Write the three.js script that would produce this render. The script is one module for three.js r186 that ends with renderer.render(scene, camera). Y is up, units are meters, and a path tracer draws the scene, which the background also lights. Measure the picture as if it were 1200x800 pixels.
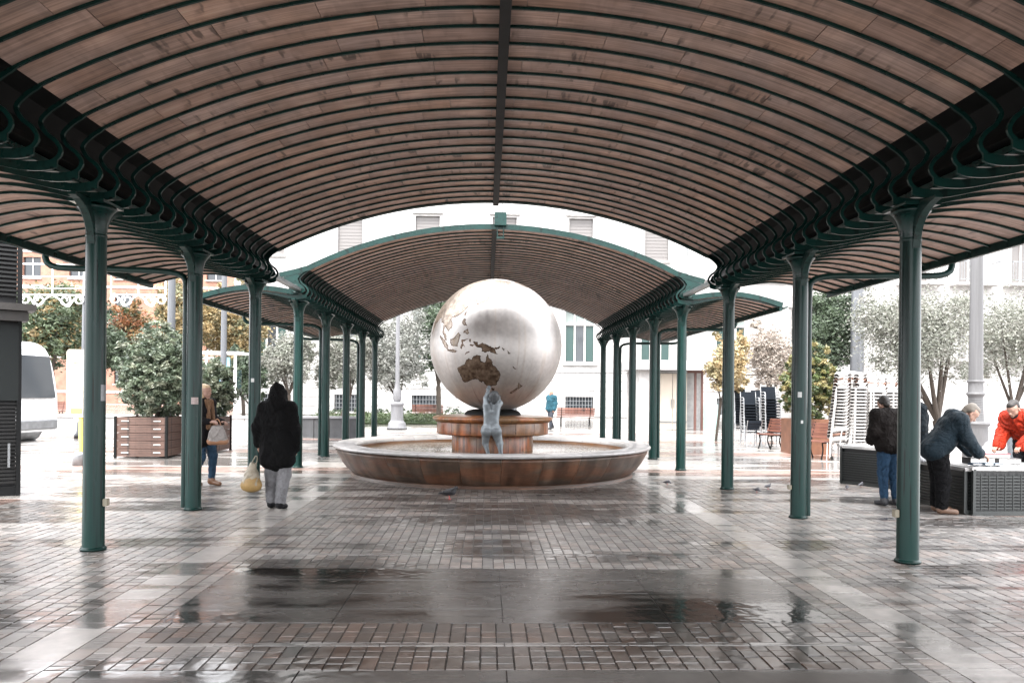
import * as THREE from 'three';
import { mergeGeometries } from 'three/addons/utils/BufferGeometryUtils.js';

// ---------- camera, sky, sun, exposure ----------
const scene = new THREE.Scene();
const FOCAL = 900, HORIZON = 459, EYE = 1.6, YAW = Math.atan(30 / 900), ROLL = 0.010, CAM_X = -0.13;
const camera = new THREE.PerspectiveCamera(2 * Math.atan(400 / FOCAL) * 180 / Math.PI, 1200 / 800, 0.1, 600);
camera.position.set(CAM_X, EYE, 0);
camera.rotation.set(0, -YAW, ROLL, 'YXZ');
camera.setViewOffset(1200, 800, 0, 400 - HORIZON, 1200, 800);

const renderer = new THREE.WebGLRenderer({ antialias: true });
renderer.toneMapping = THREE.LinearToneMapping;
renderer.toneMappingExposure = 6.8;
renderer.shadowMap.enabled = true;

let seed = 12345;
const rnd = () => { seed = (seed * 1664525 + 1013904223) >>> 0; return seed / 4294967296; };
const rr = (a, b) => a + (b - a) * rnd();
const clamp = (x, a, b) => Math.min(b, Math.max(a, x));
const lerp = (a, b, t) => a + (b - a) * t;
const smooth = (a, b, x) => { const t = clamp((x - a) / (b - a), 0, 1); return t * t * (3 - 2 * t); };

// tileable value noise
const perm = new Uint8Array(65536); for (let i = 0; i < 65536; i++) perm[i] = (rnd() * 256) | 0;
function vnoise(x, y, px, py, s = 0) {
  const xi = Math.floor(x), yi = Math.floor(y), fx = x - xi, fy = y - yi;
  const u = fx * fx * (3 - 2 * fx), v = fy * fy * (3 - 2 * fy);
  const h = (a, b) => perm[((((a % px) + px) % px) * 157 + (((b % py) + py) % py) * 1031 + s * 7919) & 65535] / 255;
  return lerp(lerp(h(xi, yi), h(xi + 1, yi), u), lerp(h(xi, yi + 1), h(xi + 1, yi + 1), u), v);
}
function fbm(u, v, fx, fy, oct, s = 0) {
  let a = 0, w = 0.5, t = 0;
  for (let i = 0; i < oct; i++) { a += w * vnoise(u * fx, v * fy, fx, fy, s + i); t += w; w *= 0.5; fx *= 2; fy *= 2; }
  return a / t;
}

{ // overcast sky: a bright even cloud layer with faint lumps
  const W = 128, H = 64, d = new Float32Array(W * H * 4);
  for (let j = 0; j < H; j++) for (let i = 0; i < W; i++) {
    const el = ((j + 0.5) / H - 0.5) * Math.PI;
    const n = fbm(i / W, j / H, 6, 4, 4, 3) - 0.5;
    const L = (0.85 + 0.30 * Math.max(0, Math.sin(el))) * (1 + 0.18 * n);
    d.set([L * 0.985, L * 0.995, L * 1.03, 1], (j * W + i) * 4);
  }
  const t = new THREE.DataTexture(d, W, H, THREE.RGBAFormat, THREE.FloatType);
  t.mapping = THREE.EquirectangularReflectionMapping; t.magFilter = t.minFilter = THREE.LinearFilter; t.wrapS = THREE.RepeatWrapping; t.needsUpdate = true;
  scene.background = t; scene.environment = t;
}
const sun = new THREE.DirectionalLight(new THREE.Color().setRGB(1, 0.97, 0.93), 1.5);
sun.position.set(-8, 38, 4); sun.target.position.set(0, 0, -16); sun.castShadow = true; sun.shadow.radius = 40;
sun.shadow.mapSize.set(2048, 2048);
Object.assign(sun.shadow.camera, { left: -40, right: 40, top: 40, bottom: -40, near: 1, far: 120 });
scene.add(sun, sun.target);

// ---------- helpers ----------
// photo pixel -> world: on the ground, or at a given view depth
function ray(px, py) {
  const dx = px - 600, dy = py - HORIZON, x = dx + ROLL * dy, y = dy - ROLL * dx;
  const c = Math.cos(YAW), s = Math.sin(YAW), a = x / FOCAL;
  return { x: s + a * c, y: -y / FOCAL, z: -c + a * s, down: y };
}
function G(px, py) { const r = ray(px, py), d = EYE * FOCAL / r.down; return new THREE.Vector3(CAM_X + r.x * d, 0, r.z * d); }
function at(px, py, d) { const r = ray(px, py); return new THREE.Vector3(CAM_X + r.x * d, EYE + r.y * d, r.z * d); }

const used = {};
function numbered(n) { const k = used[n] = (used[n] ?? -1) + 1; return k ? n + '_' + String(k).padStart(3, '0') : n; }
function shade(o) { o.traverse((m) => { if (m.isMesh) { m.castShadow = true; m.receiveShadow = true; } }); return o; }
function thing(name, label, category, pos = [0, 0, 0], turn = 0, group) {
  const o = new THREE.Group(); o.name = numbered(name); o.position.set(...pos); o.rotation.y = turn;
  o.userData = { label, category }; if (group) o.userData.group = group; scene.add(o); return o;
}
function part(name, geo, mat, parent, label) {
  if (!Array.isArray(geo) && !geo.attributes.uv) wuv(geo); const m = new THREE.Mesh(Array.isArray(geo) ? merge(geo) : geo, mat); m.name = name; m.castShadow = m.receiveShadow = true;
  if (label) m.userData.label = label; parent.add(m); return m;
}
function solo(name, geo, mat, label, category, group, kind) {
  if (!Array.isArray(geo) && !geo.attributes.uv) wuv(geo); const m = new THREE.Mesh(Array.isArray(geo) ? merge(geo) : geo, mat); m.name = numbered(name); m.castShadow = m.receiveShadow = true;
  m.userData = { label, category }; if (group) m.userData.group = group; if (kind) m.userData.kind = kind; scene.add(m); return m;
}
function copyThing(src, pos, turn, label) {
  const c = src.clone(); c.name = numbered(src.name.replace(/_\d{3}$/, '')); c.userData = { ...src.userData }; if (label) c.userData.label = label;
  c.position.set(...pos); c.rotation.y = turn; scene.add(c); return c;
}
function norm(g) { // same attributes everywhere
  let q = g.index ? g.toNonIndexed() : g;
  if (!q.attributes.normal) q.computeVertexNormals();
  for (const k of Object.keys(q.attributes)) if (!['position', 'normal', 'uv', 'color'].includes(k)) q.deleteAttribute(k);
  if (!q.attributes.uv) wuv(q);
  return q;
}
function merge(list) { const l = list.map(norm); const c = l.some((g) => g.attributes.color); if (!c) return mergeGeometries(l); return mergeGeometries(l.filter((g) => g.attributes.color)); }
function wuv(g, sx = 1, off = [0, 0]) { // uv in metres by the dominant axis of the normal
  const p = g.attributes.position, n = g.attributes.normal, a = new Float32Array(p.count * 2);
  for (let i = 0; i < p.count; i++) {
    const x = Math.abs(n.getX(i)), y = Math.abs(n.getY(i)), z = Math.abs(n.getZ(i));
    let u, v; if (y >= x && y >= z) { u = p.getX(i); v = p.getZ(i); } else if (x >= z) { u = p.getZ(i); v = p.getY(i); } else { u = p.getX(i); v = p.getY(i); }
    a[2 * i] = u * sx + off[0]; a[2 * i + 1] = v * sx + off[1];
  }
  g.setAttribute('uv', new THREE.BufferAttribute(a, 2)); return g;
}
// a box with small chamfers on its long edges, uv in metres
function box(w, h, d, x = 0, y = 0, z = 0, c = 0) {
  let g;
  if (c > 0) {
    const s = new THREE.Shape(), a = w / 2, b = h / 2;
    s.moveTo(-a + c, -b); s.lineTo(a - c, -b); s.lineTo(a, -b + c); s.lineTo(a, b - c); s.lineTo(a - c, b); s.lineTo(-a + c, b); s.lineTo(-a, b - c); s.lineTo(-a, -b + c); s.closePath();
    g = new THREE.ExtrudeGeometry(s, { depth: d - 2 * c, bevelEnabled: true, bevelThickness: c, bevelSize: 0.0001, bevelOffset: -0.0001, bevelSegments: 1 }); g.translate(0, 0, -d / 2 + c);
  } else g = new THREE.BoxGeometry(w, h, d);
  g = g.index ? g.toNonIndexed() : g; g.computeVertexNormals(); g.translate(x, y, z); return wuv(g);
}
function cyl(r0, r1, h, x = 0, y = 0, z = 0, seg = 20) { const g = new THREE.CylinderGeometry(r1, r0, h, seg); g.translate(x, y + h / 2, z); return g; }
function lathe(pts, seg = 32) { return new THREE.LatheGeometry(pts.map(([r, y]) => new THREE.Vector2(r, y)), seg); }
function tube(pts, r, seg = 6, n) { const c = new THREE.CatmullRomCurve3(pts.map((p) => p.isVector3 ? p : new THREE.Vector3(...p))); return new THREE.TubeGeometry(c, n ?? Math.max(8, pts.length * 5), r, seg, false); }
function bar(a, b, r, r2 = r, seg = 8) { // straight tapered rod
  a = new THREE.Vector3(...(a.isVector3 ? a.toArray() : a)); b = new THREE.Vector3(...(b.isVector3 ? b.toArray() : b));
  const d = b.clone().sub(a), g = new THREE.CylinderGeometry(r2, r, d.length(), seg); g.translate(0, d.length() / 2, 0);
  g.applyQuaternion(new THREE.Quaternion().setFromUnitVectors(new THREE.Vector3(0, 1, 0), d.normalize())); g.translate(a.x, a.y, a.z); return g;
}
// flat polyline profile in xy with thickness below it, swept along z (w wide): ribs, sheets
function strip(pts, thick, z0, z1) {
  const n = pts.length, up = [], lo = [];
  for (let i = 0; i < n; i++) {
    const a = pts[Math.max(0, i - 1)], b = pts[Math.min(n - 1, i + 1)]; let tx = b[0] - a[0], ty = b[1] - a[1]; const l = Math.hypot(tx, ty) || 1; tx /= l; ty /= l;
    const t = typeof thick === 'function' ? thick(i / (n - 1), pts[i]) : thick;
    up.push(pts[i]); lo.push([pts[i][0] + ty * t, pts[i][1] - tx * t]);
  }
  const P = [], U = []; let arc = 0;
  const quad = (a, b, c, d, u) => { P.push(...a, ...b, ...c, ...a, ...c, ...d); U.push(...u[0], ...u[1], ...u[2], ...u[0], ...u[2], ...u[3]); };
  const v = (p, z) => [p[0], p[1], z];
  for (let i = 0; i < n - 1; i++) {
    const L = Math.hypot(pts[i + 1][0] - pts[i][0], pts[i + 1][1] - pts[i][1]), s = arc, e = arc + L; arc = e;
    const uv = [[s, z0], [e, z0], [e, z1], [s, z1]];
    quad(v(up[i], z1), v(up[i + 1], z1), v(up[i + 1], z0), v(up[i], z0), [uv[3], uv[2], uv[1], uv[0]]);
    quad(v(lo[i], z0), v(lo[i + 1], z0), v(lo[i + 1], z1), v(lo[i], z1), uv);
    quad(v(lo[i], z1), v(lo[i + 1], z1), v(up[i + 1], z1), v(up[i], z1), [[s, 0], [e, 0], [e, .05], [s, .05]]);
    quad(v(up[i], z0), v(up[i + 1], z0), v(lo[i + 1], z0), v(lo[i], z0), [[s, 0], [e, 0], [e, .05], [s, .05]]);
  }
  for (const [k, f] of [[0, 1], [n - 1, -1]]) {
    const q = [v(lo[k], z0), v(lo[k], z1), v(up[k], z1), v(up[k], z0)]; if (f < 0) q.reverse();
    quad(q[0], q[1], q[2], q[3], [[0, z0], [0, z1], [.04, z1], [.04, z0]]);
  }
  const g = new THREE.BufferGeometry(); g.setAttribute('position', new THREE.Float32BufferAttribute(P, 3)); g.setAttribute('uv', new THREE.Float32BufferAttribute(U, 2)); g.computeVertexNormals(); return g;
}
// textures
function tex(size, fn, srgb = true, rep = 1) {
  const d = new Uint8Array(size * size * 4);
  for (let j = 0; j < size; j++) for (let i = 0; i < size; i++) {
    const c = fn(i / size, j / size); const k = (j * size + i) * 4;
    d[k] = clamp(c[0], 0, 1) * 255; d[k + 1] = clamp(c[1], 0, 1) * 255; d[k + 2] = clamp(c[2], 0, 1) * 255; d[k + 3] = 255;
  }
  const t = new THREE.DataTexture(d, size, size); t.wrapS = t.wrapT = THREE.RepeatWrapping; t.magFilter = THREE.LinearFilter; t.minFilter = THREE.LinearMipmapLinearFilter; t.generateMipmaps = true;
  if (srgb) t.colorSpace = THREE.SRGBColorSpace; t.repeat.set(rep, rep); t.needsUpdate = true; return t;
}
const lin = (r, g, b) => new THREE.Color().setRGB(r, g, b);
const std = (c, roughness = 0.7, o = {}) => new THREE.MeshStandardMaterial({ color: Array.isArray(c) ? lin(...c) : c, roughness, ...o });
const soft = (c, roughness, specularIntensity, o = {}) => new THREE.MeshPhysicalMaterial({ color: lin(...c), roughness, specularIntensity, ...o });
// ---------- materials ----------
const mottle = tex(512, (u, v) => { const n = 0.74 + 0.26 * fbm(u, v, 6, 6, 6, 11) + 0.10 * (fbm(u, v, 60, 60, 2, 31) - 0.5); return [n, n, n]; });
const fineBump = tex(512, (u, v) => { const n = fbm(u, v, 40, 40, 4, 51); return [n, n, n]; }, false);
const woodMap = tex(1024, (u, v) => { // weathered boards, grain along u
  const g = fbm(u, v, 5, 90, 4, 61), g2 = fbm(u, v, 3, 220, 2, 71), m = fbm(u, v, 7, 7, 5, 81), st = smooth(0.54, 0.74, fbm(u, v, 34, 7, 3, 91)), st2 = smooth(0.52, 0.66, fbm(u, v, 5, 5, 4, 95));
  let k = 0.74 + 0.26 * g + 0.20 * (g2 - 0.5) + 0.30 * (m - 0.5); k *= 1 - 0.34 * st * st2 - 0.05 * st;
  const wm = fbm(u, v, 5, 5, 3, 99); return [k * 1.0, k * (0.87 + 0.06 * wm), k * (0.79 + 0.12 * wm)];
}, true, 0.5);
const woodBump = tex(512, (u, v) => { const n = fbm(u, v, 6, 90, 4, 61); return [n, n, n]; }, false, 0.7);
const woods = [[0.52, 0.44, 0.40], [0.56, 0.485, 0.45], [0.48, 0.395, 0.355], [0.525, 0.455, 0.42], [0.50, 0.43, 0.40], [0.56, 0.46, 0.40]].map((c) => std(c, 0.62, { map: woodMap, bumpMap: woodBump, bumpScale: 0.0015 }));
const paintMap = tex(512, (u, v) => { const d = smooth(0.60, 0.72, fbm(u, v, 9, 5, 5, 141)), chip = smooth(0.70, 0.73, fbm(u, v, 22, 22, 4, 146)), n = (0.74 + 0.26 * fbm(u, v, 5, 8, 5, 131)) * (1 - 0.45 * chip); return [n * (1 - 0.35 * d), n * (1 - 0.28 * d), n * (1 - 0.28 * d)]; });
const paintBump = tex(256, (u, v) => { const n = fbm(u, v, 24, 24, 3, 151); return [n, n, n]; }, false);
const paintRough = tex(256, (u, v) => { const r = 0.62 + 0.6 * (fbm(u, v, 5, 7, 5, 155) - 0.35); return [r, r, r]; }, false);
const green = soft([0.0056, 0.033, 0.028], 0.42, 0.45, { map: paintMap, roughnessMap: paintRough, bumpMap: paintBump, bumpScale: 0.0008 });
const greenPale = green;
const greenDark = green;
const ironDark = soft([0.005, 0.0055, 0.0055], 0.65, 0.4, { map: mottle });
const ridgeMat = std([0.020, 0.019, 0.018], 0.9, { map: mottle });
const zinc = std([0.30, 0.32, 0.32], 0.42, { metalness: 0.7, map: mottle });
const steelGrey = std([0.26, 0.27, 0.28], 0.42, { metalness: 0.5, map: mottle });
const offWhite = std([0.74, 0.72, 0.69], 0.6, { map: mottle });

// ---------- the ground ----------
// wet film: low roughness where water stands; streaks run across the hall
const wetRough = tex(1024, (u, v) => {
  const a = fbm(u, v, 5, 14, 5, 161), b = fbm(u, v, 3, 30, 4, 171), c = fbm(u, v, 40, 60, 3, 181);
  const film = smooth(0.42, 0.60, a * 0.62 + b * 0.38); const r = lerp(0.40, 0.12, film) + 0.09 * (c - 0.5); return [r, r, r];
}, false, 1 / 7);
const wetTone = tex(1024, (u, v) => {
  const a = fbm(u, v, 5, 14, 5, 161), b = fbm(u, v, 3, 30, 4, 171), film = smooth(0.42, 0.60, a * 0.62 + b * 0.38), c = fbm(u, v, 90, 90, 3, 191), m = fbm(u, v, 9, 9, 4, 195);
  const k = lerp(1.0, 0.70, film) * (0.80 + 0.22 * m + 0.26 * (c - 0.5)); return [k, k * 0.985, k * 0.965];
}, true, 1 / 7);
const wetBump = tex(1024, (u, v) => { const n = 0.55 * fbm(u, v, 10, 26, 4, 201) + 0.45 * fbm(u, v, 70, 70, 3, 205); return [n, n, n]; }, false, 1 / 7);
const brickMat = new THREE.MeshPhysicalMaterial({ clearcoat: 0.35, clearcoatRoughness: 0.28, color: 0xffffff, vertexColors: true, roughness: 1, roughnessMap: wetRough, map: wetTone, bumpMap: wetBump, bumpScale: 0.004 });
const slabMat = new THREE.MeshPhysicalMaterial({ clearcoat: 0.35, clearcoatRoughness: 0.25, color: 0xffffff, vertexColors: true, roughness: 0.85, roughnessMap: wetRough, map: wetTone, bumpMap: wetBump, bumpScale: 0.004 });
const filmMat = new THREE.MeshPhysicalMaterial({ color: 0xffffff, vertexColors: true, roughness: 0.70, roughnessMap: wetRough, map: wetTone, bumpMap: wetBump, bumpScale: 0.007, clearcoat: 0.25, clearcoatRoughness: 0.12 });
const bedMat = std([0.062, 0.056, 0.052], 0.5, { map: mottle });

// one paving piece: top face and four chamfers, world uv, its own tone
function paver(x0, x1, z0, z1, y, col, cham = 0.008, deep = 0.016, tilt = 0.0012) {
  const ys = [0, 0, 0, 0].map(() => y + (rnd() - 0.5) * 2 * tilt), c = cham;
  const T = [[x0 + c, ys[0], z1 - c], [x1 - c, ys[1], z1 - c], [x1 - c, ys[2], z0 + c], [x0 + c, ys[3], z0 + c]];
  const B = [[x0, y - deep, z1], [x1, y - deep, z1], [x1, y - deep, z0], [x0, y - deep, z0]];
  const P = [], U = [];
  const q = (a, b, d, e) => { for (const p of [a, b, d, a, d, e]) { P.push(...p); U.push(p[0], p[2]); } };
  q(T[0], T[1], T[2], T[3]);
  for (let i = 0; i < 4; i++) { const j = (i + 1) % 4; q(B[i], B[j], T[j], T[i]); }
  const g = new THREE.BufferGeometry(); g.setAttribute('position', new THREE.Float32BufferAttribute(P, 3)); g.setAttribute('uv', new THREE.Float32BufferAttribute(U, 2));
  g.computeVertexNormals(); const C = new Float32Array(P.length); for (let i = 0; i < P.length; i += 3) C.set(col, i); g.setAttribute('color', new THREE.BufferAttribute(C, 3)); return g;
}
const ground = new THREE.Mesh(wuv(new THREE.PlaneGeometry(700, 700, 1, 1).rotateX(-Math.PI / 2).toNonIndexed()), std([0.20, 0.19, 0.18], 0.42, { map: wetTone, roughnessMap: wetRough, bumpMap: wetBump, bumpScale: 0.004 }));
ground.position.set(0, -0.016, -60); ground.name = 'ground'; ground.receiveShadow = true; ground.userData = { kind: 'structure', label: 'grey wet plaza ground running under everything', category: 'ground' }; scene.add(ground);

const pavement = new THREE.Group(); pavement.name = 'pavement'; pavement.userData = { kind: 'structure', label: 'wet brick and slab paving under the vaulted canopies', category: 'pavement' }; scene.add(pavement);
part('mortar_bed', box(13.6, 0.012, 12.6, 0, -0.0055 - 0.006, -8.0), bedMat, pavement);
const bricks = [], slabs = [], farSlabs = [], film = [];
const brickTone = (x, z) => { const t = rnd(), k = rr(0.66, 1.24), brown = Math.abs(x + 0.1 + 0.5 * Math.sin(z * 7)) < 1.9 && z > -5.4; const damp = Math.abs(x) < 1.4 && z > -6.8 && z < -5.45; const c = damp ? (t < 0.7 ? [0.078, 0.072, 0.068] : [0.098, 0.084, 0.076]) : brown ? (t < 0.6 ? [0.092, 0.064, 0.050] : t < 0.85 ? [0.120, 0.074, 0.054] : [0.062, 0.052, 0.047]) : (t < 0.62 ? [0.275, 0.262, 0.256] : t < 0.86 ? [0.285, 0.245, 0.228] : [0.19, 0.182, 0.178]); return c.map((q) => q * k); };  // brown near zone: reflection of the timber ceiling painted into the brick colour
function brickField(x0, x1, z0, z1, w = 0.100) { // lines along z, rows of uneven length
  const n = Math.max(1, Math.round((x1 - x0) / w)), W = (x1 - x0) / n;
  for (let i = 0; i < n; i++) {
    let z = z0; const first = rnd() < 0.5 ? 0.5 : 1;
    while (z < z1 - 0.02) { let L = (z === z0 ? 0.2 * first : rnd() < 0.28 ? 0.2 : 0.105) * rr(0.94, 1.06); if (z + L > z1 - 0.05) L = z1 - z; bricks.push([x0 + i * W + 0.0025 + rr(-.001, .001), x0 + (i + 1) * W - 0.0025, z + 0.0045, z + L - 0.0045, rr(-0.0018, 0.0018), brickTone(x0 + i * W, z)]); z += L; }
  }
}
function slabField(x0, x1, z0, z1, w, d, tone, list = slabs, off = 0) {
  const nz = Math.max(1, Math.round((z1 - z0) / d)), D = (z1 - z0) / nz;
  for (let j = 0; j < nz; j++) {
    const nx = Math.max(1, Math.round((x1 - x0) / w)), W = (x1 - x0) / nx, sh = (j % 2) * W * off;
    for (let i = sh ? -1 : 0; i < nx; i++) { const a = Math.max(x0, x0 + i * W + sh), b = Math.min(x1, x0 + (i + 1) * W + sh); if (b - a < 0.03) continue; const k = rr(0.88, 1.12); list.push([a + 0.0015, b - 0.0015, z0 + j * D + 0.0015, z0 + (j + 1) * D - 0.0015, rr(-0.0006, 0.0006), tone.map((c) => c * k)]); }
  }
}
const DARK = [0.052, 0.047, 0.044], LIGHT = [0.40, 0.39, 0.385], MID = [0.26, 0.25, 0.245], PINK = [0.33, 0.235, 0.21];
const bands = [[-4.42, -2.6, 's'], [-5.32, -4.42, 'b'], [-6.95, -5.32, 'p'], [-8.15, -6.95, 'b'], [-9.45, -8.15, 's'], [-10.6, -9.45, 'b'], [-11.6, -10.6, 's'], [-12.4, -11.6, 'b'], [-14.3, -12.4, 's']];
for (const [z0, z1, k] of bands) {
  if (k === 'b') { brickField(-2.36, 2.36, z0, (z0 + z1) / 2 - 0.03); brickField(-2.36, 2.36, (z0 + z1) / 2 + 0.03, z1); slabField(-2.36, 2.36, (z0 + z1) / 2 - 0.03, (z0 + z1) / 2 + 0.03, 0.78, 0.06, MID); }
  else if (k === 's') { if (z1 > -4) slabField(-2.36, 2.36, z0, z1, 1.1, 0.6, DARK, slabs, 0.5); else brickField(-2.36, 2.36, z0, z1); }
  else { const zm = z0 + 0.42, zn = z1 - 0.34; slabField(-2.36, 2.36, z0, zm, 1.18, 0.42, DARK, film); slabField(-2.36, 2.36, zn, z1, 1.18, 0.34, DARK, film); slabField(-2.36, 2.36, zm, zn, 1.18, 0.44, DARK, film); }
  for (const s of [-1, 1]) {
    const f = (a, b, fn, ...r) => s < 0 ? fn(-b, -a, z0, z1, ...r) : fn(a, b, z0, z1, ...r);
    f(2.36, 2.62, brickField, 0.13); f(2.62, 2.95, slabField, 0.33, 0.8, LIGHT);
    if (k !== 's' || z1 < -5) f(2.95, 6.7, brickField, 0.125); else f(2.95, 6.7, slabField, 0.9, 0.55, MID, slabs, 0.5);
  }
}
// the open plaza around: slabs with bands of pink brick-red pavers
for (const [x0, x1, z0, z1] of [[-22, -6.7, -34, -6], [6.7, 24, -34, -6], [-6.7, 6.7, -34, -14.3]]) {
  let z = z0; while (z < z1 - 0.01) { const d = Math.min(1.2, z1 - z), pink = Math.round((z + 40) / 1.2) % 4 === 0; slabField(x0, x1, z, z + d, pink ? 0.5 : 1.1, pink ? 0.3 : 0.6, pink ? PINK : LIGHT, farSlabs, 0.5); z += d; }
}
const inView = ([x0, x1, z0, z1]) => { const x = (x0 + x1) / 2, d = -(z0 + z1) / 2; if (d < 4.05) return 1e9; const px = 570 + 900 * (x - CAM_X) / d; return px < -5 || px > 1205 ? 1e6 + d : d; };
function lay(list, name, restName, mat, cham, deep) {
  list.sort((a, b) => inView(a) - inView(b));
  list.slice(0, 300).forEach((a) => part(name, paver(...a, cham, deep), mat, pavement));
  if (list.length > 300) part(restName, mergeGeometries(list.slice(300).map((a) => paver(...a, cham, deep))), mat, pavement).userData.kind = 'stuff';
}
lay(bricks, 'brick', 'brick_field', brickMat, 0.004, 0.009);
lay(film, 'flooded_slab', 'flooded_slab_field', filmMat, 0.002, 0.009);
lay(slabs, 'paving_slab', 'slab_field', slabMat, 0.003, 0.010);
part('plaza_slab_field', mergeGeometries(farSlabs.map((a) => paver(...a, 0.004, 0.010))), slabMat, pavement).userData.kind = 'stuff';

// ---------- the two vaulted canopies ----------
const RADIUS = 8.303, RIDGE = 4.92;
const vaultY = (x) => RIDGE - (RADIUS - Math.sqrt(RADIUS * RADIUS - x * x));
const halfCurve = new THREE.CatmullRomCurve3([[3.5, vaultY(3.5)], [3.7, vaultY(3.7)], [3.86, 3.945], [3.935, 3.84], [3.885, 3.735], [3.80, 3.665], [3.765, 3.59], [3.82, 3.525], [4.0, 3.505], [4.45, 3.56], [5.0, 3.585], [5.5, 3.505], [5.86, 3.41]].map(([x, y]) => new THREE.Vector3(x, y, 0)));
const half = []; for (let i = 0; i <= 18; i++) { const x = 3.5 * i / 18; half.push([x, vaultY(x)]); }
for (let i = 1; i <= 52; i++) { const p = halfCurve.getPoint(i / 52); half.push([p.x, p.y]); }
const profile = [...half.slice(1).reverse().map(([x, y]) => [-x, y]), ...half];
const ribGeo = strip(profile, (t, p) => { const a = Math.abs(p[0]); return a < 3.75 ? 0.025 : a < 3.95 && p[1] > 3.53 ? 0.034 : 0.024 + 0.055 * smooth(4.9, 4.0, a); }, -0.011, 0.011);
const vaultTop = []; for (let i = -24; i <= 24; i++) { const x = 3.76 * i / 24; vaultTop.push([x, vaultY(x) + 0.062]); }
const vaultRoof = [[-4.32, 3.93], [-4.0, 4.01], ...vaultTop, [4.0, 4.01], [4.32, 3.93]];
const awningCurve = new THREE.CatmullRomCurve3([[4.05, 3.60], [4.45, 3.66], [5.0, 3.68], [5.5, 3.60], [5.95, 3.47]].map(([x, y]) => new THREE.Vector3(x, y, 0)));
const awningRoof = awningCurve.getPoints(16).map((p) => [p.x, p.y]);
const mirror = (pts) => pts.map(([x, y]) => [-x, y]).reverse();
const valley = [[3.72, 4.085], [3.93, 3.985], [4.03, 3.83], [3.97, 3.69], [3.91, 3.625], [4.1, 3.585]];
const awningUnder = []; for (let i = 0; i <= 40; i++) { const p = halfCurve.getPoint(0.6 + 0.4 * i / 40); if (p.x > 4.12) awningUnder.push([p.x, p.y]); }
const SPACE = 0.3375;
const sub = (pts, a, b) => { const o = []; const n = Math.max(3, Math.ceil((b - a) * 5)); for (let i = 0; i <= n; i++) { const t = (a + (b - a) * i / n) * (pts.length - 1), k = Math.min(pts.length - 2, Math.floor(t)), f = t - k; o.push([lerp(pts[k][0], pts[k + 1][0], f), lerp(pts[k][1], pts[k + 1][1], f)]); } return o; };
const shaftGeo = lathe([[0.001, 0], [0.120, 0], [0.120, 0.02], [0.108, 0.03], [0.101, 0.04], [0.099, 1.7], [0.095, 3.08], [0.100, 3.088], [0.100, 3.102], [0.095, 3.11]], 32);
const capGeo = (() => { const a = lathe([[0.094, 3.108], [0.097, 3.15], [0.105, 3.21], [0.124, 3.28], [0.155, 3.335], [0.178, 3.355], [0.178, 3.39], [0.001, 3.39]], 32); return merge([a, box(0.34, 0.028, 0.42, 0, 3.406, 0, 0.004)]); })();
const bracketGeo = (() => { // curved bracket that springs from the capital along the row
  const s = new THREE.Shape(); s.moveTo(0, 0); s.quadraticCurveTo(0.03, 0.33, 0.36, 0.39); s.lineTo(0.36, 0.415); s.lineTo(0, 0.415); s.closePath();
  const g = new THREE.ExtrudeGeometry(s, { depth: 0.07, bevelEnabled: false, curveSegments: 8 }); g.translate(0, 0, -0.035); g.rotateY(Math.PI / 2); g.translate(0, 3.005, -0.10);
  const h = g.clone().rotateY(Math.PI); return merge([g, h]);
})();
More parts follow.
